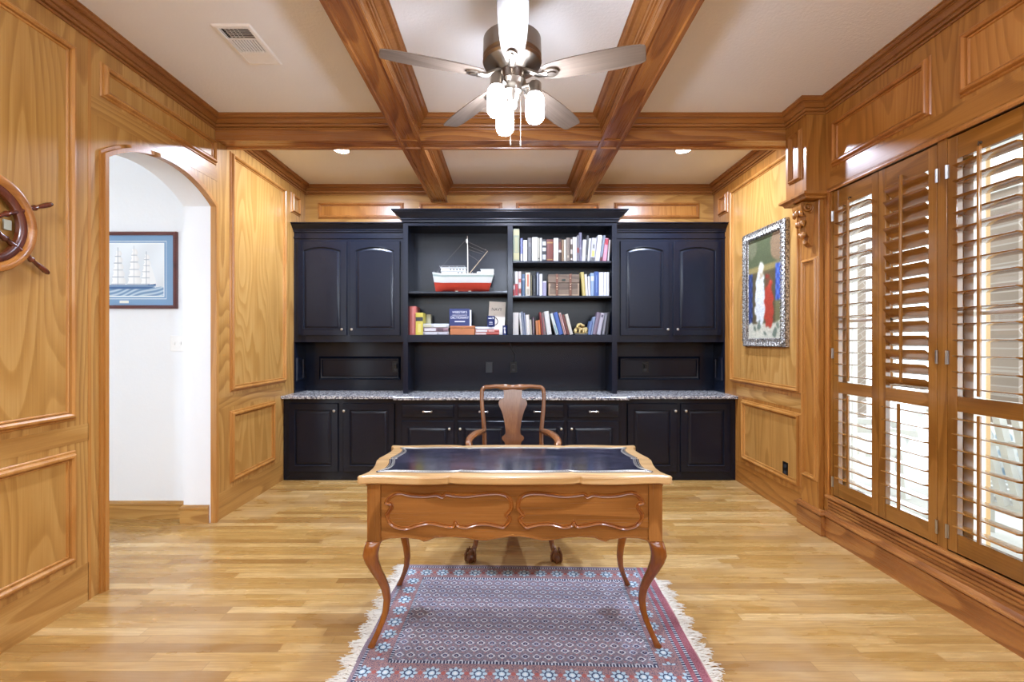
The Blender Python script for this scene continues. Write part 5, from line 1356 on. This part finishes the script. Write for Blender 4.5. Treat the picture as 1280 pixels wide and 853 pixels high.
for a, b in ((448, 466), (808, 826)): m.box(k(a), k(b), 4.7265, 4.729, ZR2 + .002, zs - .004)
m.box(k(466), k(808), 4.7265, 4.729, ZR2 + .002, ZR2 + .018); m.build('corner_trim', plain('8f7a64', .6), tk)
m = MB(); m.box(k(612), k(656), 4.722, 4.727, kz(162), kz(140)); m.build('latch', plain('3d4440', .4, .8), tk)

# ---------------- carved figurine
def j(v): return PX(634.4 + v / 9.143, YF)
def jz(v): return PZ(330 + v / 9.143, YF)
fg = thing('figurine', 'gilt carved animal figurine on a dark plinth between the lower books', 'figurine', (j(845), 4.78, ZF1))
GILT = plain('a8935f', .4, .25, name='aged_gilt_resin')
m = MB(); R = [[(j(845) + s * w, 4.78 + q * dpt, z) for s, q in ((-1, -1), (1, -1), (1, 1), (-1, 1))] for w, dpt, z in ((.064, .04, ZF1 + .0004), (.064, .04, ZF1 + .006), (.066, .034, ZF1 + .018), (.068, .035, ZF1 + .022))]
m.rings(R); m.build('plinth', plain('2e2e2c', .4), fg, bevel=.001)
m = MB(); m.tube([(j(762), 4.744, ZF1 + .0215), (j(930), 4.744, ZF1 + .0215)], .003, 6); m.box(j(818), j(880), 4.743, 4.75, ZF1 + .008, ZF1 + .016); m.build('name_bar', GILT, fg)
m = MB(); zb0 = ZF1 + .022
P = [(j(905), 4.79, zb0 + .02), (j(880), 4.785, zb0 + .034), (j(845), 4.78, zb0 + .036), (j(812), 4.775, zb0 + .058), (j(822), 4.77, zb0 + .082), (j(845), 4.768, zb0 + .085), (j(862), 4.767, zb0 + .072)]
m.tube(spline(P, 4, False), [.016] + [.026] * 8 + [.020] * 8 + [.015] * 8, 10)
m.ball((j(866), 4.765, zb0 + .072), .017, 8, (1.3, .9, .9)); m.ball((j(905), 4.79, zb0 + .03), .03, 10, (.9, 1, 1.0))
for x in (790, 835, 880, 905): m.tube([(j(x), 4.77, zb0 + .03), (j(x) - .004, 4.76, zb0 + .012), (j(x) - .010, 4.757, zb0 + .002)], [.013, .011, .009], 8)
m.tube([(j(800), 4.78, zb0 + .05), (j(780), 4.78, zb0 + .035), (j(768), 4.775, zb0 + .01)], [.013, .012, .008], 8)
m.build('animal', GILT, fg, smooth=60)

# ---------------- model fishing boat
def bX(v): return PX(500 + v / 9.143, 4.80)
def bZ(v): return PZ(280 + v / 9.143, 4.80)
bt = thing('model_boat', 'red and white model fishing boat on the upper left shelf', 'model boat', (bX(715), 4.83, ZBOAT))
YBT = 4.85; zk = ZBOAT + .012
HR, HWt, HG = plain('a83626', .35, name='red_hull_paint'), plain('c6c8c5', .35, name='white_hull_paint'), plain('8fa098', .4, name='pale_green_deck')
x0, x1 = bX(362), bX(1078); L = x1 - x0
def sheer(t): return bZ(568) + .020 * max(0, 1 - t / .18) ** 1.0 * 1.0 + .004 * max(0, t - .7)
def hull_pt(t, f, s):           # t bow->stern, f 0 keel..1 sheer
    half = .075 * (min(1, (t + .02) / .30) ** .65) * (1 - .25 * max(0, t - .75) / .25)
    zz_ = zk + (sheer(t) - zk) * f
    x = x0 + L * t - .0 + (1 - f) * (.035 * max(0, 1 - t / .2) - .06 * max(0, (t - .8) / .2))
    return (x, YBT + s * half * (f ** .55 if f > 0 else .02), zz_)
def hull_band(f0, f1, name, mat, deck=False):
    m = MB(); T = [i / 24 for i in range(25)]; FS = [f0 + (f1 - f0) * i / 6 for i in range(7)]
    for s in (-1, 1):
        G = [[m.v(hull_pt(t, f, s)) for t in T] for f in FS]
        for a in range(6):
            for b in range(24): m.face([G[a][b], G[a][b + 1], G[a + 1][b + 1], G[a + 1][b]])
    for f in (f0, f1):
        a = [m.v(hull_pt(t, f, -1)) for t in T]; b = [m.v(hull_pt(t, f, 1)) for t in T]
        for i in range(24): m.face([a[i], a[i + 1], b[i + 1], b[i]])
    for t in (1,):
        q = [m.v(hull_pt(1, f, -1)) for f in FS] + [m.v(hull_pt(1, f, 1)) for f in FS[::-1]]; m.face(q)
    return m.build(name, mat, bt, smooth=50)
hull_band(0, .48, 'lower_hull', HR); hull_band(.482, .80, 'upper_hull', HWt); hull_band(.802, .90, 'rub_strake', HG); hull_band(.902, 1, 'bulwark', HWt)
m = MB()
m.box(bX(620), bX(820), YBT - .04, YBT + .04, ZBOAT + .0004, ZBOAT + .006); m.box(bX(630), bX(660), YBT - .03, YBT + .03, ZBOAT + .006, zk + .006); m.box(bX(780), bX(810), YBT - .03, YBT + .03, ZBOAT + .006, zk + .006)
m.build('stand', plain('a89a86', .6), bt)
zd = bZ(572)
m = MB(); m.box(bX(470), bX(752), YBT - .035, YBT + .035, zd - .01, bZ(540)); m.build('cabin', HWt, bt, bevel=.002)
m = MB(); m.box(bX(462), bX(760), YBT - .042, YBT + .042, bZ(540), bZ(534)); m.box(bX(466), bX(560), YBT - .03, YBT + .03, bZ(534), bZ(500)); m.box(bX(560), bX(750), YBT - .03, YBT + .03, bZ(534), bZ(504)); m.box(bX(458), bX(758), YBT - .036, YBT + .036, bZ(500), bZ(494)); m.build('wheelhouse', HWt, bt, bevel=.001)
m = MB()
for x in (575, 612, 648, 684, 720): m.box(bX(x) - .006, bX(x) + .006, YBT - .0315, YBT + .0315, bZ(528), bZ(510))
for x in (665, 705): m.prism([(bX(x) + .008 * math.cos(a), bZ(558) + .009 * math.sin(a)) for a in [2 * PI * i / 12 for i in range(12)]], onY(YBT - .035), -.002, .001)
m.build('windows', plain('2e3840', .2), bt)
m = MB()
for x in (470, 560, 650, 740): m.tube([(bX(x), YBT - .04, bZ(494)), (bX(x), YBT - .04, bZ(482))], .0012, 5)
m.tube([(bX(470), YBT - .04, bZ(482)), (bX(740), YBT - .04, bZ(482))], .0012, 5); m.tube([(bX(458), YBT, bZ(500)), (bX(445), YBT, bZ(470))], .0012, 5)
for x in range(380, 1080, 50):
    t = (bX(x) - x0) / L; p = hull_pt(min(1, max(.03, t)), 1, -1); m.tube([p, (p[0], p[1], p[2] + .012)], .001, 4)
m.build('railing', plain('d8d8d4', .4), bt)
m = MB(); m.box(bX(880), bX(1072), YBT - .045, YBT + .045, zd - .012, bZ(545)); m.box(bX(925), bX(1072), YBT - .035, YBT + .035, bZ(545), bZ(518)); m.box(bX(915), bX(1074), YBT - .040, YBT + .040, bZ(518), bZ(513)); m.build('stern_deckhouse', HWt, bt, bevel=.002)
m = MB(); m.tube([(bX(770), YBT, zd - .02), (bX(768), YBT, bZ(300)), (bX(765), YBT, bZ(125))], [.006, .005, .0025], 8); m.build('mast', plain('d8cfc0', .4), bt)
m = MB(); m.ball((bX(760), YBT, bZ(185)), .014, 8, (.75, .75, 1.7)); m.build('mast_float', plain('ece6da', .4), bt, smooth=60)
m = MB(); m.tube([(bX(785), YBT, bZ(565)), (bX(1000), YBT, bZ(300))], [.005, .0035], 8); m.build('boom', plain('a08a70', .45), bt)
m = MB(); tip = (bX(1000), YBT, bZ(300))
for z in (190, 235, 280): m.tube([(bX(766), YBT, bZ(z)), tip if z == 190 else (bX(985 - (z - 190) * .6), YBT, bZ(300 + (z - 190) * .35))], .0011, 4)
m.tube([(bX(766), YBT, bZ(330)), (bX(900), YBT, bZ(420))], .0011, 4); m.tube([(bX(766), YBT, bZ(150)), (bX(395), YBT, bZ(560))], .0008, 4); m.ball((bX(975), YBT, bZ(285)), .005, 6)
m.build('rigging', plain('6e6258', .7), bt)
m = MB(); m.box(bX(1020), bX(1060), YBT - .006, YBT + .006, zk, zk + .04); m.build('rudder', plain('26262a', .5), bt)
# ================================================================== LIGHT AND CAMERA
w = bpy.data.worlds.new('overcast_sky'); SC.world = w; w.use_nodes = True
bg = w.node_tree.nodes['Background']; bg.inputs[0].default_value = (.86, .94, 1.0, 1); bg.inputs[1].default_value = 3.2
# unseen ceiling lamp, added to light the hallway
t = thing('added_hall_ceiling_light', 'added flush hallway ceiling lamp out of view beyond the arch', 'ceiling light', (XH - .85, 2.6, 2.9))
m = MB(); m.lathe([(.001, 2.9), (.15, 2.9), (.15, 2.87), (.13, 2.85), (.001, 2.845)], (XH - .85, 2.6, 0), 28)
HL = NT('added_hall_lamp_glass'); HL.set(color=(1, 1, 1, 1), emit=lin('fdf8f2'), es=4.0); m.build('lamp_glass', HL.m, t, smooth=40)
cam = bpy.data.cameras.new('camera'); co = bpy.data.objects.new('camera', cam); COL.objects.link(co)
cam.sensor_width = 36; cam.lens = F * 36 / 1280; cam.shift_x = (640 - CX) / 1280; cam.shift_y = (CY - 426.5) / 1280
co.location = (0, 0, EYE); co.rotation_euler = (PI / 2, 0, 0); cam.clip_start = .02
SC.camera = co
vs = SC.view_settings
SC.display_settings.display_device = 'sRGB'
vs.view_transform = 'Standard'; vs.look = 'None'; vs.exposure = .86; vs.gamma = 1; vs.use_curve_mapping = False
cy = SC.cycles
cy.max_bounces = 8; cy.diffuse_bounces = 5; cy.glossy_bounces = 4; cy.transmission_bounces = 6; cy.sample_clamp_indirect = 6.0; cy.caustics_reflective = False; cy.caustics_refractive = False
cy.use_denoising = True
